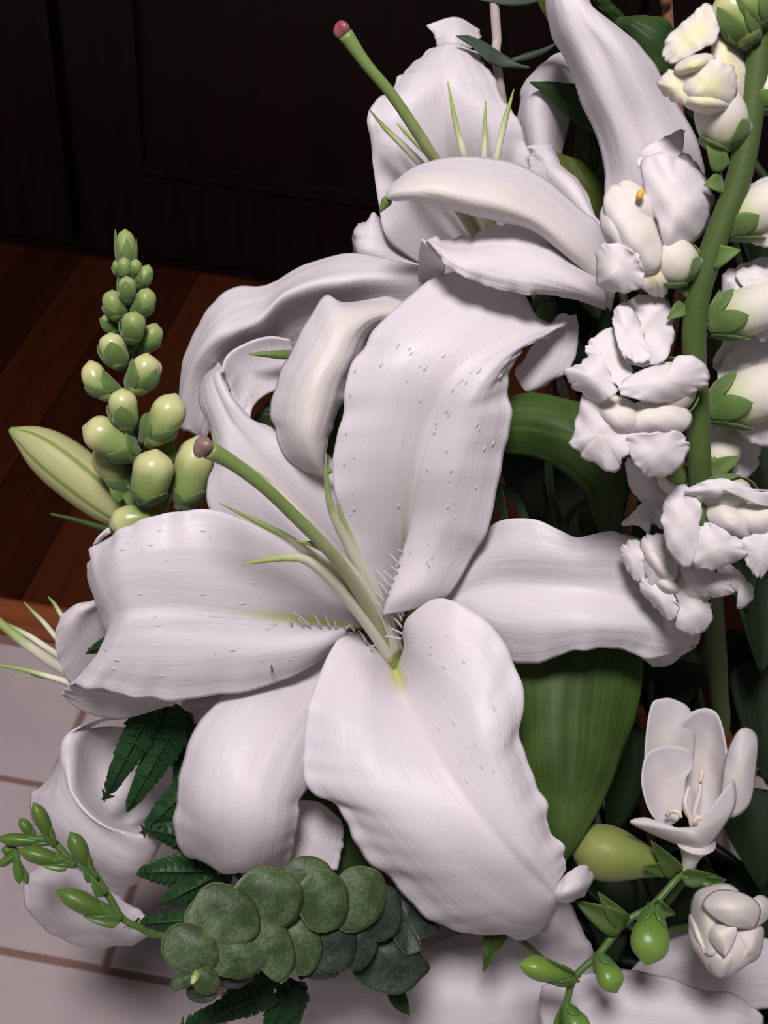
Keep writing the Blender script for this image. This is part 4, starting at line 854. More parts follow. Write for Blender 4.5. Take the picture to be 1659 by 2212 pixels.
palate(s4, None, None, [((1550,1110,1.3),(1610,1140,1.8),44), ((1600,1120,1.6),(1680,1120,1.5),50)])
build('sepal', G().leaf3(P(1520,1142,1.1), P(1528,1066,1.2), VIEW, pxm(34, 1), 0.05), 'sepal_green', s4, 0.0004)
# lowest floret against the lily petal
s5 = floret(SR, (1530, 1270, -1.8), (1460, 1240, -0.8), 50)
lobes(s5, [
 ([(1340,1188,-1.2),(1360,1168,-1.1),(1382,1171,-0.9),(1392,1215,-0.8),(1394,1254,-1.0),(1371,1252,-1.2),(1349,1217,-1.3)], (1368,1210,-0.6), {'ruf': 0.04}),
 ([(1386,1166,-0.8),(1407,1155,-0.8),(1436,1157,-0.7),(1454,1193,-0.5),(1469,1229,-0.4),(1442,1268,-0.6),(1407,1265,-0.8),(1390,1222,-0.8)], (1425,1210,0.1), {'ruf': 0.04}),
 ([(1382,1270,-1.1),(1400,1247,-0.9),(1440,1270,-0.6),(1466,1309,-0.6),(1449,1342,-1.0),(1415,1310,-1.2)], (1425,1288,-0.4), {'ruf': 0.04}),
 ([(1452,1252,-0.7),(1483,1268,-0.8),(1516,1280,-1.0),(1535,1309,-1.2),(1537,1341,-1.3),(1516,1366,-1.3),(1490,1371,-1.2),(1460,1352,-1.0),(1466,1309,-0.7)], (1497,1318,-0.3), {'ruf': 0.05}),
 ([(1469,1222,-0.3),(1498,1226,-0.1),(1552,1240,0.0),(1586,1268,-0.1),(1577,1284,-0.3),(1527,1288,-0.5),(1490,1273,-0.6)], (1525,1258,0.3), {'ruf': 0.05}),
 ([(1548,1235,-0.2),(1566,1218,-0.1),(1590,1229,0),(1614,1254,-0.1),(1629,1278,-0.3),(1614,1306,-0.5),(1592,1313,-0.6),(1600,1285,-0.3),(1575,1262,-0.1)], (1598,1258,0.2), {'ruf': 0.06})])
palate(s5, None, None, [((1405,1190,-0.6),(1440,1245,-0.3),26), ((1425,1255,-0.8),(1462,1275,-0.6),24)])
# florets on the far side of the stem
s6 = floret(SR, (1532, 705, 2.4), (1720, 630, 2.6), 52, nsep=5, L=0.4)
lobes(s6, [([(1560,600,1.9),(1610,570,1.8),(1665,560,1.6),(1680,640,1.8),(1655,735,2.0),(1615,710,2.4),(1575,690,2.4)], (1620,640,2.9)),
           ([(1590,590,2.4),(1640,575,2.4),(1690,600,2.4),(1680,640,2.6),(1620,635,2.7)], (1640,605,3.1))])
s7 = floret(SR, (1530, 888, 1.2), (1740, 815, 1.4), 60, nsep=5, L=0.38)
lobes(s7, [([(1545,870,0.9),(1555,800,0.7),(1590,745,0.4),(1660,730,0.3),(1690,820,0.5),(1680,950,0.5),(1630,960,0.6),(1580,920,0.9)], (1620,850,1.3)),
           ([(1540,790,-0.6),(1560,745,-0.8),(1600,715,-1.0),(1660,700,-1.0),(1640,760,-0.8),(1580,810,-0.6)], (1595,760,-0.3), {'mat': 'snapdragon_cream'})])
s8 = floret(SR, (1500, 1020, 0.2), (1430, 1040, -1.0), 40, nsep=3)
lobes(s8, [([(1352,1010,-1.6),(1360,990,-1.5),(1420,985,-1.2),(1480,1000,-1.0),(1480,1040,-1.0),(1440,1080,-1.4),(1400,1090,-1.6),(1365,1060,-1.8)], (1415,1035,-1.0)),
           ([(1390,1085,-1.6),(1440,1070,-1.3),(1450,1130,-1.7),(1430,1142,-1.9),(1410,1130,-1.8),(1400,1152,-2.0),(1380,1135,-2.0),(1342,1133,-2.1),(1365,1110,-1.9)], (1405,1112,-1.4), {'ruf': 0.06})])
s9 = floret(SR, (1530, 1060, 0.4), (1590, 900, -0.6), 36, nsep=5, L=0.45)
lobes(s9, [([(1530,920,-1.2),(1570,890,-1.4),(1630,920,-1.6),(1640,990,-1.6),(1610,1035,-1.2),(1560,1030,-0.9),(1533,980,-1.0)], (1580,960,-0.6), {'ruf': 0.05})])
s10 = floret(SR, (1570, 500, 3.4), (1720, 400, 3.8), 50, nsep=5, L=0.4)
lobes(s10, [([(1590,440,3.2),(1620,400,3.2),(1670,385,3.2),(1690,450,3.2),(1670,530,3.3),(1615,520,3.5),(1590,490,3.5)], (1635,455,4.2))], 'snapdragon_cream')
s11 = floret(SR, (1620, 230, 4.2), (1690, 170, 4.4), 40, nsep=5, L=0.5)
bud(SR, (1625, 95, 5.0), (1560, -20, 5.2), 44, 'bud_pale', 5, 0.8)
bud(SR, (1645, 60, 5.2), (1600, -30, 5.6), 36, 'bud_green', 5, 0.9)
for a, b, wd in [((1598,98,5.2),(1592,5,5.6),52), ((1560,370,4.2),(1520,285,4.4),42), ((1590,330,4.2),(1625,250,4.4),46), ((1530,560,3.6),(1600,540,4.0),50), ((1520,560,3.3),(1460,580,3.8),44), ((1480,660,3.0),(1440,690,3.0),36),
                 ((1540,700,2.6),(1555,625,2.8),44), ((1500,640,3.1),(1440,560,3.2),40), ((1530,1020,0.9),(1600,985,0.9),44), ((1535,1030,0.8),(1543,985,0.8),30), ((1560,395,4.0),(1520,400,4.2),44)]:
    build('bract', G().leaf3(P(*a), P(*b), VIEW, pxm(wd, 3), 0.10, n=11), 'sepal_green', SR, 0.0005)

# ================================================================== lily bud at the left
LB = plant('lily_bud', 'closed pale green lily bud with darker ribs pointing over the wood floor', 'lily bud',
           [P(304, 1138, -7.3), P(380, 1240, -8), P(520, 1400, -12)], 0.0035)
build('bud', G().tube([(310,1142,-7.3),(240,1086,-7.1),(150,1012,-6.9),(80,960,-6.8),(22,928,-6.8)], [16, 36, 50, 56, 55, 46, 28, 6], 40, 36, lambda t: 1+0.05*np.abs(np.cos(1.5*t))**0.5-0.03), 'lily_bud_skin', LB)
lf = plant('narrow_leaf', 'thin curved green leaf tip between the lily bud and the large petal', 'leaf', [P(250, 1145, -6.5), P(340, 1260, -9), P(520, 1440, -13)], 0.0015)
build('blade', G().surf([[(255,1142,-6.4),(250,1150,-6.3),(245,1156,-6.4)], [(215,1132,-6.1),(210,1138,-6.0),(205,1142,-6.1)], [(165,1119,-6.0),(162,1123,-5.9),(160,1126,-6)], [(110,1108,-6.0),(109,1110,-6),(108,1112,-6)]], nu=7, nv=25), 'leaf_broad', lf, 0.0005)

# ================================================================== freesias
def bract(root, a, b, wd, z=-3, mat='leaf_broad', n=VIEW, curl=0.08): build('bract', G().leaf3(P(*a), P(*b), n, pxm(wd, z), curl, 0.4), mat, root, 0.0004)
def fbud(root, at, tip, r, mat='freesia_bud', split=True, bend=(0, 0)):
    mid = ((at[0]+tip[0])/2+bend[0], (at[1]+tip[1])/2+bend[1], (at[2]+tip[2])/2)
    o = build('bud', G().tube([at, mid, tip], [r*0.35, r*0.55, r*0.8, r*0.98, r, r*0.78, r*0.08], 22, 18, lambda t: 1+0.07*np.cos(3*t+0.5)), mat, root)
    if split:
        A, T = P(*at), P(*tip); p0 = view_phi(A, T)
        for q in (-0.8, 1.2, 3.1): sepal_on(o, A, T, pxm(r, at[2])*0.72, p0+q, 0.42, 2.0, 1.15, 'stem_freesia', 'bract')
    return o
FR = plant('freesia_sprig', 'freesia with one open white flower, a white bud and green buds on an arching stem', 'freesia',
           [P(1195, 2250, -2.6), P(1205, 2205, -2.6), P(1222, 2170, -2.7), P(1242, 2111, -2.8), P(1294, 2060, -2.9), P(1350, 1992, -3.1), P(1409, 1956, -3.3), P(1470, 1889, -3.7), P(1488, 1878, -5.0), P(1497, 1868, -8.0)], 0.0014, 'stem_freesia', keep=10)
fbud(FR, (1412,1958,-3.0), (1396,2085,-2.0), 40)
fbud(FR, (1245,2112,-2.8), (1121,2082,-2.3), 25)
fbud(FR, (1292,2062,-2.8), (1332,2145,-2.2), 29)
fbud(FR, (1222,2172,-2.6), (1262,2245,-2.2), 27)
fy = fbud(FR, (1440,1872,-4.0), (1228,1826,-4.9), 58, 'freesia_bud_yellow', False, (-6, -4))
for a, b, wd in [((1440,1875,-3.5),(1388,1872,-3.1),36), ((1462,1890,-3.6),(1405,1815,-3.2),44), ((1470,1892,-3.6),(1560,1895,-3.6),40), ((1350,1998,-3.0),(1290,1925,-2.9),42), ((1352,2000,-2.9),(1240,1945,-3.3),60), ((1409,1956,-3.1),(1460,1975,-2.8),40), ((1412,1958,-3),(1395,1990,-2.6),36),
                 ((1294,2060,-2.8),(1283,2105,-2.5),28), ((1242,2113,-2.7),(1170,2118,-2.5),30), ((1240,2112,-2.6),(1180,2072,-2.4),26), ((1222,2176,-2.6),(1210,2225,-2.4),30), ((1520,1905,-3.6),(1570,1900,-3.3),32)]:
    bract(FR, a, b, wd)
build('branch', G().tube([(1470,1889,-3.7),(1500,1902,-3.6),(1545,1918,-3.4)], [9, 9, 10], 12, 10), 'stem_freesia', FR)
fo = build('open_flower', G().tube([(1482,1890,-4.0),(1492,1850,-3.7),(1500,1815,-3.4)], [11, 16, 26, 46], 16, 18), 'freesia_cream', FR)
def fl_lobes(o, items, mat):
    for i, it in enumerate(items):
        pts, c = it[0], it[1]
        build('petal', G().lobe(pts, c, p=it[2] if len(it) > 2 else 2.0, ruffle=0.05, rk=5, dent=0.03, seed=i), mat, o, 0.00035)
fl_lobes(fo, [
 ([(1409,1519,-4.4),(1429,1509,-4.6),(1457,1511,-4.8),(1493,1538,-4.9),(1500,1620,-5.2),(1480,1720,-5.4),(1440,1740,-5),(1396,1680,-4.4),(1393,1625,-4.2),(1399,1560,-4.3)], (1440,1610,-4.7)),
 ([(1461,1591,-4.7),(1477,1555,-4.6),(1497,1537,-4.6),(1528,1530,-4.6),(1553,1548,-4.5),(1568,1607,-4.2),(1574,1670,-3.9),(1570,1740,-4.0),(1530,1785,-4.6),(1480,1760,-5.0),(1462,1680,-4.9)], (1518,1650,-5.4)),
 ([(1572,1625,-3.8),(1594,1580,-3.8),(1616,1573,-3.9),(1636,1595,-4.0),(1633,1654,-3.9),(1620,1735,-3.7),(1582,1766,-3.6),(1560,1740,-3.6),(1562,1680,-3.6)], (1600,1660,-3.2)),
 ([(1394,1635,-3.5),(1421,1615,-3.6),(1460,1612,-3.7),(1490,1622,-3.8),(1498,1655,-3.8),(1482,1682,-3.8),(1476,1740,-3.8),(1462,1775,-3.6),(1429,1782,-3.3),(1401,1748,-3.2),(1386,1690,-3.3)], (1438,1690,-3.9)),
 ([(1360,1775,-2.8),(1395,1766,-2.8),(1437,1785,-2.6),(1497,1787,-2.5),(1540,1768,-2.6),(1560,1720,-2.9),(1584,1684,-3.2),(1590,1730,-3.1),(1573,1770,-3.0),(1533,1825,-3.2),(1509,1840,-3.4),(1457,1822,-3.2),(1397,1796,-3.0)], (1495,1800,-2.3))], 'freesia_white')
for pts in ([(1500,1810,-3.6),(1492,1770,-3.4),(1480,1735,-3.3),(1488,1700,-3.5)], [(1505,1810,-3.7),(1500,1760,-3.5),(1512,1710,-3.4),(1514,1672,-3.4)]):
    build('filament', G().tube(pts, [6, 6, 5, 3], 14, 8), 'freesia_cream', fo)
for pts in ([(1440,1762,-2.9),(1452,1752,-2.7),(1466,1755,-2.6),(1472,1766,-2.6)], [(1498,1778,-2.5),(1506,1764,-2.5),(1512,1768,-2.5),(1520,1760,-2.6)], [(1512,1690,-3.3),(1516,1672,-3.3),(1513,1664,-3.3)]):
    build('anther', G().tube(pts, [4, 5, 5, 3], 10, 8), 'anther', fo)
fw = build('white_bud', G().tube([(1545,1912,-3.5),(1562,1990,-2.9),(1560,2050,-2.6),(1552,2105,-2.5)], [14, 44, 66, 74, 68, 46, 20], 20, 20), 'freesia_cream', FR)
fl_lobes(fw, [
 ([(1490,1985,-3.4),(1500,1930,-3.4),(1540,1910,-3.2),(1580,1912,-2.8),(1600,1945,-2.2),(1560,2010,-1.6),(1545,2060,-1.5),(1520,2060,-2.0),(1495,2030,-3)], (1535,1975,-1.5)),
 ([(1505,2035,-2.6),(1488,2000,-3.2),(1490,1975,-3.3),(1510,2000,-2.4),(1530,2060,-1.8),(1560,2108,-2.0),(1535,2095,-2.2)], (1512,2035,-1.9)),
 ([(1518,1958,-1.5),(1545,1925,-1.8),(1600,1928,-1.6),(1640,1955,-1.6),(1636,1995,-1.6),(1618,2006,-1.4),(1570,1998,-1.0)], (1585,1965,-0.6)),
 ([(1612,1960,-1.7),(1640,1934,-2.4),(1665,1950,-2.6),(1662,1980,-2.4),(1625,2005,-1.6)], (1638,1965,-1.6)),
 ([(1538,2000,-1.5),(1580,1998,-1.1),(1592,2015,-1.0),(1570,2060,-1.0),(1560,2062,-1.2),(1532,2030,-1.6)], (1562,2025,-0.9)),
 ([(1592,2012,-1.5),(1630,2000,-1.8),(1650,2010,-2.4),(1640,2065,-2.4),(1610,2085,-2.0),(1595,2090,-1.8),(1600,2050,-1.6)], (1620,2045,-1.4)),
 ([(1535,2060,-1.8),(1575,2055,-1.5),(1602,2040,-1.6),(1590,2075,-1.6),(1560,2112,-2.0),(1535,2095,-2.2)], (1568,2075,-1.4))], 'freesia_cream')
FL = plant('freesia_sprig', 'sprig of small green freesia buds reaching over the white tiles', 'freesia',
           [P(40,1815,-2.2), P(76,1812,-2.2), P(114,1818,-2.2), P(156,1861,-2.2), P(194,1876,-2.2), P(236,1938,-2.3), P(264,1983,-2.4), P(300,2003,-2.6), P(360,2022,-3.4), P(450,2045,-5.5), P(620,2080,-10)], 0.0013, 'stem_freesia', keep=9)
for at, tip, r in [((116,1824,-2.1),(72,1733,-1.8),16), ((196,1886,-2.0),(152,1797,-1.7),19), ((160,1868,-2.1),(38,1836,-1.8),18), ((112,1820,-2.3),(-8,1811,-2.2),14), ((76,1812,-2.3),(42,1768,-2.3),12), ((256,1985,-2.2),(122,1924,-1.8),22), ((240,1965,-2.4),(160,1952,-2.6),17),
                   ((34,1836,-2.4),(42,1910,-2.4),10), ((38,1842,-2.4),(-4,1872,-2.4),10), ((40,1838,-2.5),(2,1836,-2.5),11), ((44,1868,-2.5),(60,1910,-2.6),8)]:
    fbud(FL, at, tip, r, 'freesia_bud_dark', True)
for a, b, wd in [((150,1865,-2),(85,1868,-1.8),30), ((205,1905,-2),(178,1850,-1.8),28), ((225,1935,-2),(195,1890,-1.8),26), ((260,1990,-2.1),(178,1978,-1.9),28), ((120,1825,-2.1),(95,1780,-1.9),20)]:
    bract(FL, a, b, wd, -2, 'stem_freesia')

# ================================================================== eucalyptus
EU = plant('eucalyptus_sprig', 'eucalyptus sprig of overlapping round grey-green leaves below the large lily', 'eucalyptus',
           [P(425,2108,1.5), P(450,2080,0.6), P(560,2015,-0.7), P(660,1995,-1.7), P(760,1990,-2.6), P(850,2000,-2.8), P(950,2010,-6), P(1040, 2010, -11)], 0.0014, 'stem_freesia', keep=6)
def circ(cx, cy, rx, ry, z, rot=0, tilt=(0, 0), pt=None, n=12):
    out = []
    for k in range(n):
        a = 6.283*k/n; e = 1.0+(0.14 if pt is not None and k == pt else 0.0)+0.035*math.sin(2*a+cx)+0.02*math.sin(5*a+cy); x = rx*e*math.cos(a); y = ry*e*math.sin(a)
        X = x*math.cos(rot)-y*math.sin(rot); Y = x*math.sin(rot)+y*math.cos(rot)
        out.append((cx+X, cy+Y, z+tilt[0]*X/60+tilt[1]*Y/60))
    return out
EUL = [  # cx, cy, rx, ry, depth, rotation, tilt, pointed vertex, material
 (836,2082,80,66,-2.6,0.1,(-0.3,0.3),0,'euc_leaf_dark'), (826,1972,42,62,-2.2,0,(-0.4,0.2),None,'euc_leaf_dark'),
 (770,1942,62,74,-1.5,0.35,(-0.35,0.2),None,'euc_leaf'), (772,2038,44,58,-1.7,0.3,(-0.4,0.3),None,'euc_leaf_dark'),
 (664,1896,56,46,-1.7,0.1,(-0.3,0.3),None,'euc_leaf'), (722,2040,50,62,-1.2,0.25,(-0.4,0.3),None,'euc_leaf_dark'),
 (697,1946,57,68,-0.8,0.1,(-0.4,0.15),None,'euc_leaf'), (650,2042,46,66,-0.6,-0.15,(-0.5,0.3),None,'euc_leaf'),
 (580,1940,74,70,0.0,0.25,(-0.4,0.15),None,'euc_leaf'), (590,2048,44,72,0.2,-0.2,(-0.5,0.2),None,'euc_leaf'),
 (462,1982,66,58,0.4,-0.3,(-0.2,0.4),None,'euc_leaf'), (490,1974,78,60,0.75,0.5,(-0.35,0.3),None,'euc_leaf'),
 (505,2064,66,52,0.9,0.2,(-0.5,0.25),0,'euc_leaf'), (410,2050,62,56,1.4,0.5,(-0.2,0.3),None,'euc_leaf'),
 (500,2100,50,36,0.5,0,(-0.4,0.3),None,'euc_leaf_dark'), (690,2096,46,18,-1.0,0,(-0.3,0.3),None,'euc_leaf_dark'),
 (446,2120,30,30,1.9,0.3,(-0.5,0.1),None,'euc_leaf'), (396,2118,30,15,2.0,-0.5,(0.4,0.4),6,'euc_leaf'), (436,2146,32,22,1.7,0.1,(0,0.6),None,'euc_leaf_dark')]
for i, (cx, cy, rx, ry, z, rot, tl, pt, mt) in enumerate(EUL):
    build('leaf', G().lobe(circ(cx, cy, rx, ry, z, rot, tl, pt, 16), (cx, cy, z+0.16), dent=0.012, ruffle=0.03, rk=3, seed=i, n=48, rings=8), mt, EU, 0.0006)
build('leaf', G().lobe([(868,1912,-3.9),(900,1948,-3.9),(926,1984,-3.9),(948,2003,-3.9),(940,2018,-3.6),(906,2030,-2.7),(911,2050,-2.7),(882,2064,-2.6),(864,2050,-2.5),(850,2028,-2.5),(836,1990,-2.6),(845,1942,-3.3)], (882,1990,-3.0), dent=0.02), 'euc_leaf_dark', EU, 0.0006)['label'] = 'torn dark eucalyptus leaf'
build('growing_tip', G().tube([(428,2098,1.9),(421,2112,2.1),(414,2126,2.2)], [7, 10, 8, 3], 8, 8), 'bud_pale', EU)
ET = plant('eucalyptus_branch', 'pale eucalyptus branch with narrow grey leaves beside the upper lily', 'eucalyptus',
           [P(1062,-60,-5.6), P(1067,0,-5.8), P(1073,80,-6.2), P(1080,185,-6.8), P(1100,300,-8), P(1150,520,-11.5)], 0.0020, 'euc_stem', keep=4)
for rows in ([[(986,78,-4.7),(988,79,-4.6),(990,80,-4.7)], [(1015,78,-4.8),(1018,92,-4.7),(1028,108,-4.8)], [(1050,94,-5.2),(1050,112,-5.1),(1052,132,-5.2)], [(1085,116,-5.8),(1080,128,-5.7),(1075,144,-5.8)], [(1120,138,-5.9),(1118,141,-5.8),(1110,146,-5.9)], [(1145,145,-5.9),(1145,146,-5.9),(1144,147,-5.9)]],
             [[(1104,128,-6.8),(1105,130,-6.8),(1106,132,-6.8)], [(1135,116,-6.8),(1136,122,-6.7),(1137,130,-6.8)], [(1170,106,-6.8),(1170,110,-6.7),(1170,118,-6.8)], [(1202,93,-6.9),(1202,94,-6.9),(1202,95,-6.9)]],
             [[(1035,-8,-5.8),(1035,-5,-5.8),(1036,0,-5.8)], [(1080,-30,-5.6),(1085,-8,-5.5),(1090,11,-5.6)], [(1130,-30,-5.6),(1130,-10,-5.5),(1130,11,-5.6)], [(1175,-10,-5.8),(1175,-6,-5.8),(1174,0,-5.8)]]):
    build('leaf', G().surf(rows, nu=9, nv=25), 'leaf_grey', ET, 0.0005)

# ================================================================== fern
def fern_part(parent, a, b, hw, n, z0, z1, taper=0.85, both=True, rs=0):
    """one pinna: midrib with toothed leaflets on both sides (pixels, depth)"""
    a = np.array(a, float); b = np.array(b, float); ax = b-a; L = np.hypot(*ax); ax = ax/L; sd = np.array([-ax[1], ax[0]])
    g = G(); g.tube([(*a, z0), (*((a+b)/2), (z0+z1)/2+0.1), (*b, z1)], [4, 3, 1], 10, 6)
    rg = np.random.default_rng(rs); pin = build('pinna', g, 'fern_green', parent)
    for k in range(n):
        t = k/(n-1)*0.97; p = a+ax*L*t; z = z0+(z1-z0)*t; w = hw*(1-taper*t**1.6)*(0.75+0.25*min(1, t*6))
        for s in (-1, 1):
            d = nrm(sd*s*0.8+ax*(0.55+0.15*t)); q = p+d*w*1.12*rg.uniform(0.93, 1.07)
            nn = nrm(VIEW+0.35*s*(RC@np.array([sd[0], -sd[1], 0]))+0.2*rg.normal(size=3))
            build('leaflet', G().leaf3(P(*p, z), P(*q, z-0.25), nn, pxm(L/n*1.75, z), 0.04, 0.3, n=7, m=5, shape=0.6, serr=0.12), 'fern_green', pin)
    return pin
FE1 = plant('fern_frond', 'dark green fern frond hanging between the curled lily and the large lily', 'fern', [P(395,1560,-6), P(460,1600,-9), P(600,1700,-14)], 0.0012)
fern_part(FE1, (330,1525), (228,1722), 44, 13, -5.4, -5.2, rs=1)
fern_part(FE1, (398,1535), (278,1745), 50, 14, -5.8, -5.4, rs=2)
fern_part(FE1, (420,1690), (312,1795), 42, 9, -6.2, -6.0, rs=3)
fern_part(FE1, (405,1560), (350,1640), 30, 8, -6.6, -6.4, rs=4)
fern_part(FE1, (400,1600), (395,1760), 34, 10, -6.8, -6.6, rs=14)
fern_part(FE1, (260,1380), (192,1408), 24, 8, -5.6, -5.4, rs=15)
FE2 = plant('fern_frond', 'dark green fern frond tucked behind the round eucalyptus leaves', 'fern', [P(500,1880,-6.3), P(600,1930,-8), P(760,1990,-13)], 0.0012)
fern_part(FE2, (500,1880), (305,1885), 62, 13, -6.2, -5.6, rs=5)
fern_part(FE2, (480,1830), (318,1790), 50, 11, -6.4, -5.4, rs=6)
fern_part(FE2, (470,1890), (352,1952), 46, 9, -6.0, -5.4, rs=7)
fern_part(FE2, (430,1985), (276,1998), 26, 10, -4.6, -4.5, rs=8)
FE3 = plant('fern_frond', 'dark green fern frond below the eucalyptus tip, over the tiles', 'fern', [P(650,2110,-4), P(720,2090,-7), P(900,2080,-12)], 0.0012)
fern_part(FE3, (600,2118), (500,2100), 24, 5, -3.4, -3.4, rs=9)
fern_part(FE3, (590,2145), (392,2215), 40, 13, -3.2, -3.0, rs=10)
fern_part(FE3, (630,2135), (575,2240), 42, 7, -3.6, -3.4, rs=11)
fern_part(FE3, (560,2110), (480,2165), 34, 7, -3.8, -3.6, rs=12)
fern_part(FE3, (640,2120), (630,2230), 36, 7, -4.0, -4.0, rs=13)

# ================================================================== broad leaves
def leafthing(label, rows, start, mat='leaf_broad', seed=0, group=None, nu=25, nv=45, groove=0.06, name='lily_leaf', ripple=0.02):
    root = plant(name, label, 'leaf', start, 0.0016, 'stem_dark', group, 'stalk')
    build('blade', G().surf(rows, nu=nu, nv=nv, groove=groove, gw=0.05, ripple=ripple, rk=2, lump=0.03, seed=seed), mat, root, 0.0006); return root
leafthing('broad green lily leaf hanging below the right petal of the large lily', [
 [(1140,1330,-6.6),(1200,1330,-6.3),(1260,1330,-6.2),(1330,1335,-6.4),(1380,1345,-6.8)],
 [(1105,1430,-5.8),(1170,1425,-5.2),(1245,1420,-5.0),(1320,1420,-5.2),(1389,1424,-5.8)],
 [(1108,1530,-5.2),(1170,1525,-4.5),(1235,1525,-4.3),(1305,1530,-4.6),(1374,1540,-5.3)],
 [(1120,1630,-4.8),(1175,1628,-4.1),(1230,1628,-3.9),(1290,1632,-4.2),(1341,1640,-5.0)],
 [(1145,1725,-4.5),(1185,1722,-3.9),(1222,1722,-3.7),(1262,1728,-3.8),(1300,1735,-4.2)],
 [(1175,1800,-4.4),(1198,1800,-3.9),(1218,1800,-3.7),(1238,1804,-3.7),(1258,1810,-3.9)],
 [(1208,1862,-4.3),(1211,1863,-4.2),(1214,1864,-4.2),(1217,1865,-4.2),(1220,1864,-4.3)]],
 [P(1260,1340,-6.6), P(1280,1360,-8), P(1330,1480,-12)], seed=41)
leafthing('green leaf bending downward beside the middle snapdragon floret', [
 [(1050,880,-3.6),(1050,905,-3.4),(1050,930,-3.4),(1050,955,-3.5),(1050,975,-3.8)],
 [(1110,855,-3.2),(1112,885,-2.8),(1114,920,-2.7),(1116,950,-2.9),(1115,980,-3.3)],
 [(1170,852,-3.0),(1172,890,-2.4),(1174,928,-2.2),(1174,962,-2.5),(1170,994,-3.0)],
 [(1240,866,-2.8),(1242,905,-2.1),(1240,945,-1.8),(1235,990,-2.2),(1225,1025,-2.9)],
 [(1310,880,-2.8),(1302,930,-2.1),(1288,980,-1.8),(1272,1022,-2.2),(1255,1048,-2.9)],
 [(1350,960,-3.4),(1332,995,-2.7),(1312,1025,-2.4),(1290,1050,-2.6),(1268,1068,-3.1)],
 [(1352,1050,-4.2),(1335,1065,-3.6),(1317,1080,-3.4),(1298,1092,-3.5),(1277,1100,-3.9)],
 [(1340,1145,-5.2),(1328,1148,-4.8),(1317,1150,-4.7),(1306,1152,-4.8),(1294,1150,-5.1)],
 [(1330,1230,-6.2),(1325,1232,-6.0),(1320,1234,-6.0),(1315,1234,-6.0),(1310,1234,-6.2)]],
 [P(1055,930,-3.8), P(1080,960,-7), P(1150,1100,-12)], seed=42)
leafthing('dark green pointed leaf in front of the curled petal beside the long white petal', [
 [(1144,177,-4.4),(1145,178,-4.4),(1146,180,-4.4)], [(1175,176,-4.3),(1178,186,-4.1),(1180,206,-4.3)], [(1215,180,-4.3),(1212,205,-4.0),(1210,238,-4.3)], [(1255,188,-4.4),(1250,220,-4.1),(1240,262,-4.4)], [(1310,220,-4.8),(1300,255,-4.5),(1285,290,-4.8)], [(1345,270,-5.4),(1340,290,-5.2),(1330,310,-5.4)]],
 [P(1338,290,-5.4), P(1350,330,-7), P(1380,520,-11)], 'leaf_upper', 43)
leafthing('dark green upright leaf beside the long white petal', [
 [(1252,215,-6.20),(1258,214,-6.10),(1265,213,-6.20)], [(1248,260,-6.30),(1275,255,-5.90),(1305,250,-6.30)], [(1240,320,-6.50),(1280,315,-6.00),(1325,310,-6.50)], [(1248,390,-6.80),(1285,385,-6.30),(1330,380,-6.80)], [(1280,480,-7.40),(1305,478,-7.00),(1335,475,-7.40)]],
 [P(1305,478,-7.2), P(1320,560,-8.5), P(1360,700,-12)], 'leaf_upper', 44)
leafthing('yellowish green leaf with brown spots beside the upper lily', [
 [(1203,333,-5.20),(1206,332,-5.20),(1210,332,-5.20)], [(1215,365,-5.00),(1235,352,-4.80),(1255,350,-5.00)], [(1238,410,-4.90),(1262,395,-4.70),(1290,385,-4.90)], [(1270,455,-5.10),(1290,440,-4.90),(1315,430,-5.10)], [(1300,500,-5.60),(1310,495,-5.50),(1322,490,-5.60)]],
 [P(1312,496,-5.6), P(1330,560,-9), P(1370,720,-13)], 'leaf_spotted', 45)
leafthing('rounded dark leaf behind the half open cream floret', [
 [(1330,48,-2.6),(1331,42,-2.6),(1333,38,-2.6)], [(1362,75,-2.4),(1372,52,-2.2),(1380,35,-2.4)], [(1395,118,-2.4),(1410,75,-2.1),(1425,37,-2.4)], [(1425,155,-2.6),(1445,105,-2.3),(1455,60,-2.6)], [(1470,190,-3.2),(1490,150,-3.0),(1500,110,-3.2)]],
 [P(1485,150,-3.4), P(1500,220,-6), P(1480,520,-12)], 'leaf_upper', 46)
leafthing('slender green leaf rising behind the long white petal', [
 [(1150,-30,-3.2),(1160,-30,-3.1),(1175,-30,-3.2)], [(1162,5,-3.2),(1178,5,-3.0),(1200,5,-3.2)], [(1190,45,-3.4),(1202,42,-3.2),(1220,40,-3.4)], [(1235,90,-4),(1240,88,-4),(1250,85,-4)], [(1290,160,-5),(1295,158,-5),(1300,156,-5)]],
 [P(1296,158,-5.1), P(1330,250,-7), P(1380,520,-12)], 'leaf_spotted', 47)
leafthing('narrow green leaf tip against the long white petal', [
 [(1275,-10,-2.50),(1283,-12,-2.40),(1292,-14,-2.50)], [(1295,18,-2.70),(1305,12,-2.60),(1318,5,-2.70)], [(1325,45,-3.10),(1335,38,-3.00),(1345,30,-3.10)], [(1385,90,-4.10),(1390,86,-4.10),(1395,82,-4.10)]],
 [P(1390,86,-4.1), P(1420,180,-6), P(1440,520,-12)], 'leaf_upper', 48)
br = plant('twig', 'thin brown twig behind the half open cream floret', 'twig', [P(1436,-60,-2), P(1438,0,-2.3), P(1444,60,-3), P(1470,400,-10)], 0.0022, 'brown_stem', keep=3)
leafthing('green leaf tip showing under the tip of the largest petal', [
 [(1050,1960,-5.2),(1080,1960,-5.1),(1115,1965,-5.2)], [(1046,2015,-5.0),(1070,2015,-4.8),(1098,2018,-5.0)], [(1044,2060,-4.9),(1056,2060,-4.8),(1072,2060,-4.9)], [(1043,2097,-4.9),(1045,2097,-4.9),(1047,2097,-4.9)]],
 [P(1085,1960,-5.3), P(1110,1950,-9), P(1180,1930,-14)], 'leaf_broad', 49)
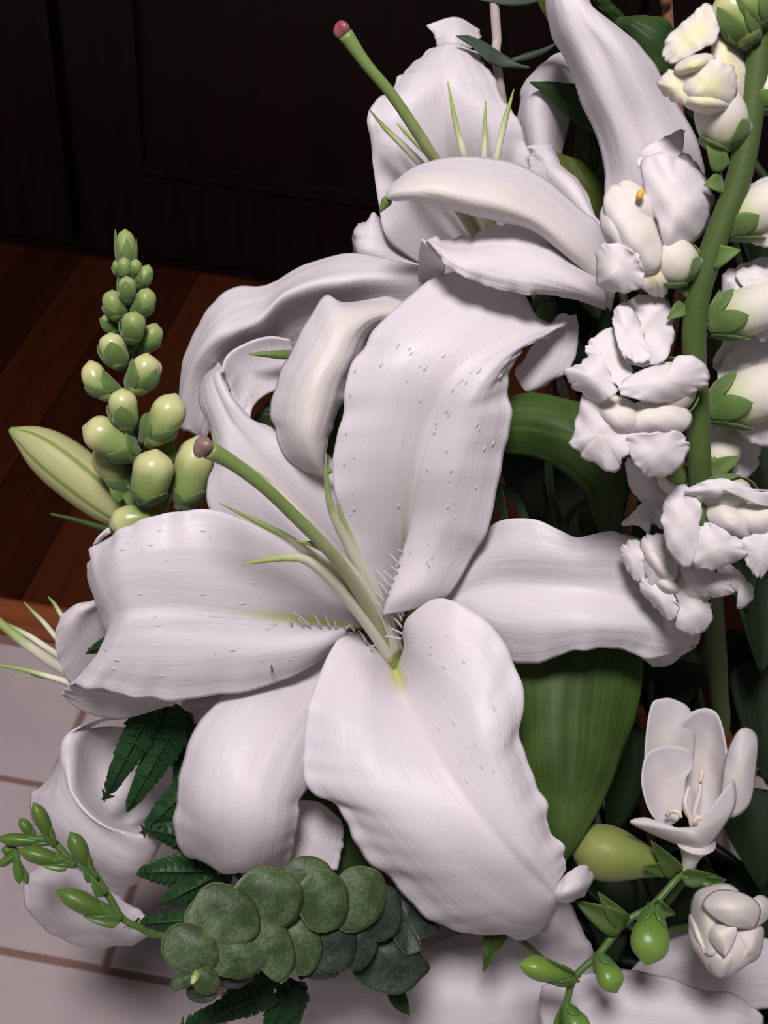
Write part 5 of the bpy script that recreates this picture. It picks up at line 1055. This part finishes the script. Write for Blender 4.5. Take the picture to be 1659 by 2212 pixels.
leafthing('green leaf seen in the gap between the two lower petals', [
 [(640,1640,-6.2),(690,1640,-6),(740,1640,-6.2)], [(640,1720,-6.6),(710,1730,-6.3),(790,1740,-6.6)], [(660,1810,-6.8),(740,1820,-6.5),(830,1830,-6.8)], [(720,1900,-6.9),(790,1905,-6.6),(870,1915,-6.9)], [(830,1990,-7.4),(850,1992,-7.3),(870,1994,-7.4)]],
 [P(700,1640,-6.4), P(760,1640,-10), P(900,1700,-15)], 'leaf_upper', 50)
leafthing('dark pointed leaf below the torn eucalyptus leaf', [
 [(820,2090,-4.6),(850,2080,-4.5),(880,2075,-4.6)], [(835,2140,-4.5),(855,2135,-4.4),(876,2130,-4.5)], [(850,2175,-4.5),(868,2172,-4.4),(882,2168,-4.5)], [(884,2192,-4.6),(884,2192,-4.6),(885,2191,-4.6)]],
 [P(850,2080,-4.8), P(900,2060,-9), P(1000,2040,-13)], 'leaf_upper', 51)
leafthing('small green leaf tip behind the narrow drooping sepal', [
 [(720,1010,-3.4),(735,990,-3.3),(750,985,-3.4)], [(700,960,-3.4),(722,950,-3.2),(745,945,-3.4)], [(715,900,-3.3),(732,890,-3.2),(748,885,-3.3)], [(748,820,-3.4),(752,815,-3.4),(756,812,-3.4)]],
 [P(735,995,-3.5), P(780,1050,-8), P(900,1200,-14)], 'leaf_upper', 52)
leafthing('green leaf behind the curl of the upper left petal', [
 [(545,905,-5.4),(560,890,-5.3),(575,870,-5.4)], [(580,920,-5.6),(595,895,-5.4),(610,865,-5.6)], [(620,935,-6),(635,915,-5.8),(650,890,-6)], [(680,960,-6.8),(690,950,-6.8),(700,940,-6.8)]],
 [P(690,950,-6.9), P(760,1050,-10), P(900,1200,-14)], 'leaf_upper', 53)
tp = plant('narrow_leaf', 'slim green leaf tip poking out of the curled upper left petal', 'leaf', [P(640,764,-4), P(690,800,-6), P(820,1000,-12)], 0.001)
build('blade', G().surf([[(645,758,-3.9),(645,766,-3.8),(645,774,-3.9)], [(612,757,-3.5),(612,766,-3.4),(612,776,-3.5)], [(575,759,-3.2),(575,765,-3.1),(575,771,-3.2)], [(538,764,-3),(538,765,-3),(538,766,-3)]], nu=7, nv=15), 'green_tip', tp, 0.0005)
# foliage between the flowers and the vase, its near-black colour standing for shade
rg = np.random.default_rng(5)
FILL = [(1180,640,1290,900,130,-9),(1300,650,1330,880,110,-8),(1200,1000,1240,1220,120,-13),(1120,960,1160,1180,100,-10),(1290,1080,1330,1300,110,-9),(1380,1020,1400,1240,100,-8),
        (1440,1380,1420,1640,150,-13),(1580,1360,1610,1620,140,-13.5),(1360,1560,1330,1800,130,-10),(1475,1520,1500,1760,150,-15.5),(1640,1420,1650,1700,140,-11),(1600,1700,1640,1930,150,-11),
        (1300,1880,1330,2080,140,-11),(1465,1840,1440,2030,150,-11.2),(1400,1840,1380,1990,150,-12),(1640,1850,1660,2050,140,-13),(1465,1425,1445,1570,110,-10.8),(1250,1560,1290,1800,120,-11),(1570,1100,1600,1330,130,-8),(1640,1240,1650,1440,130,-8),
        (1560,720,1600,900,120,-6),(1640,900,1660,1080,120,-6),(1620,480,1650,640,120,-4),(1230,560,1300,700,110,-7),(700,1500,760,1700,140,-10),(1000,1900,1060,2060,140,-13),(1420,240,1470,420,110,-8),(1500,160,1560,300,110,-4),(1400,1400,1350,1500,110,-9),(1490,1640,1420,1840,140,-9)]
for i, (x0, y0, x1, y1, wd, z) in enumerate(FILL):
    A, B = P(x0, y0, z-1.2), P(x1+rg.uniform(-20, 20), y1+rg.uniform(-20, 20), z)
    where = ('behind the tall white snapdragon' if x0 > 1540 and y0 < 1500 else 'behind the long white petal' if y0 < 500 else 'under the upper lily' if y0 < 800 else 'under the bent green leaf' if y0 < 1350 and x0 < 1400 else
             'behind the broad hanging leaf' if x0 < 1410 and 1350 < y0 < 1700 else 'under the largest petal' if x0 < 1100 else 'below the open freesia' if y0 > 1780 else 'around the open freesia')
    root = plant('shade_leaf', 'green leaf coloured near-black as deep shade '+where, 'leaf', [A, A-VIEW*0.02], 0.0014, 'stem_dark', 'shaded leaves '+where, 'stalk')
    build('blade', G().leaf3(A, B, nrm(VIEW+rg.normal(size=3)*0.35), pxm(wd, z), rg.uniform(-0.06, 0.1), 0.25, n=15, m=9), 'leaf_shade_dark', root, 0.0006)
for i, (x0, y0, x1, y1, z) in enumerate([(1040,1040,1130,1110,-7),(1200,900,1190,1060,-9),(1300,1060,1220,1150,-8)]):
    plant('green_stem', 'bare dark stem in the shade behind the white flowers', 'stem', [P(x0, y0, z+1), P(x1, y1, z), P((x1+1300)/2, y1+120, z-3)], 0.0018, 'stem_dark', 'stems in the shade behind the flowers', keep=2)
# ================================================================== stems, each led past the petals and the other stems into the vase
STEM_BENDS = [   # millimetres the stem swings out at a quarter, half and three quarters of its way down
 [[3,9,1],[6,4,3],[2,11,1]],
 [[-26,39,1],[0,-5,2],[6,-5,-3]],
 [[-4,11,1],[-7,8,-18],[-2,7,-4]],
 [[-2,-2,-8],[0,-7,-2],[6,-6,44]],
 [[0,0,0],[0,0,0],[0,0,0]],
 [[3,12,-3],[1,1,-1],[-2,7,-8]],
 [[-12,-1,-6],[-10,9,-3],[-2,2,-8]],
 [[-5,1,-11],[-6,-5,-12],[-4,0,-12]],
 [[-3,-4,-4],[-3,-6,-4],[0,0,-1]],
 [[3,6,1],[-16,-25,20],[15,-6,23]],
 [[-4,1,-6],[2,10,-3],[-3,10,-2]],
 [[-10,6,8],[-23,2,24],[-4,-7,-4]],
 [[1,25,-11],[9,23,-2],[-1,19,-9]],
 [[0,0,0],[0,0,0],[0,0,0]],
 [[1,-30,8],[-23,12,-54],[-39,2,-13]],
 [[-6,26,-28],[-4,29,-56],[-5,24,-26]],
 [[-19,26,0],[-23,22,-7],[-14,26,8]],
 [[1,-10,-11],[-5,10,2],[-3,-5,0]],
 [[-53,-14,0],[-100,-21,-3],[-18,2,14]],
 [[15,47,17],[5,23,-3],[3,5,16]],
 [[4,-12,11],[-37,-8,-45],[-10,0,-5]],
 [[67,-21,8],[44,-67,12],[32,-53,13]],
 [[32,23,-16],[-7,0,-1],[-3,2,4]],
 [[-23,40,0],[-47,59,43],[-34,46,29]],
 [[4,2,12],[-22,-34,4],[-19,-5,12]],
 [[2,11,1],[-9,1,20],[-20,35,45]],
 [[-2,-3,1],[-1,2,1],[-1,-2,5]],
 [[-18,17,17],[-27,22,20],[-19,16,13]],
 [[0,0,0],[0,0,0],[0,0,0]],
 [[7,0,-1],[-2,4,-4],[0,1,12]],
 [[2,4,-1],[-1,-11,4],[-39,-1,-18]],
 [[-1,17,-12],[-3,20,3],[1,13,-14]],
 [[-3,14,12],[-1,21,0],[-2,31,16]],
 [[14,-10,-10],[4,2,4],[9,-7,4]],
 [[-38,6,-8],[-15,0,-10],[-9,-6,-26]],
 [[7,31,-7],[9,15,-12],[25,6,-14]],
 [[19,24,-34],[20,18,-12],[8,-3,-9]],
 [[0,1,0],[0,0,0],[3,1,2]],
 [[5,23,2],[3,17,6],[10,18,-3]],
 [[-2,0,4],[-5,3,2],[-2,1,3]],
 [[-4,1,-1],[-4,-1,-9],[1,0,-9]],
 [[-3,-2,11],[-3,-18,11],[-4,-12,0]],
 [[-6,0,-6],[-8,-1,-7],[-6,1,-6]],
 [[-4,-2,-4],[-2,1,0],[-5,3,-5]],
 [[5,2,0],[2,0,0],[-15,-18,8]],
 [[2,2,1],[-1,-1,2],[3,0,-5]],
 [[1,-1,-3],[-1,12,-10],[1,2,-1]],
 [[-8,-8,9],[-21,-6,14],[-5,-9,-2]],
 [[3,1,0],[-8,0,-1],[-54,6,33]],
 [[35,4,-13],[44,-28,1],[23,-8,-2]],
 [[-38,13,10],[-50,15,27],[-35,14,19]],
 [[6,13,-8],[6,12,-4],[6,13,-8]],
 [[-3,23,-11],[-17,17,-30],[0,24,-9]],
 [[26,14,-9],[31,10,9],[30,24,2]],
 [[46,-8,-51],[-31,-18,0],[21,-11,-13]],
 [[0,1,21],[-3,7,-1],[-11,1,-1]],
 [[-28,-4,-18],[-29,4,-8],[-16,3,-13]],
 [[5,9,-15],[1,2,-8],[2,4,-5]],
 [[24,21,-10],[20,5,-4],[63,14,25]],
 [[1,-4,-5],[6,-2,4],[8,4,25]],
 [[49,16,4],[57,-13,-2],[64,-27,-10]],
 [[-4,-24,-4],[-44,-31,1],[-28,-27,25]],
 [[1,-8,0],[-5,-2,0],[-6,2,2]],
 [[3,-4,0],[-2,19,14],[-35,62,14]],
]
for (root, kept, f, r, mat, nm), bends in zip(ROUTES, STEM_BENDS):
    q = stem_path(kept, f, bends); build(nm, G().tube3(q, [r]*len(q), max(48, 11*len(q)), 10), mat, root)
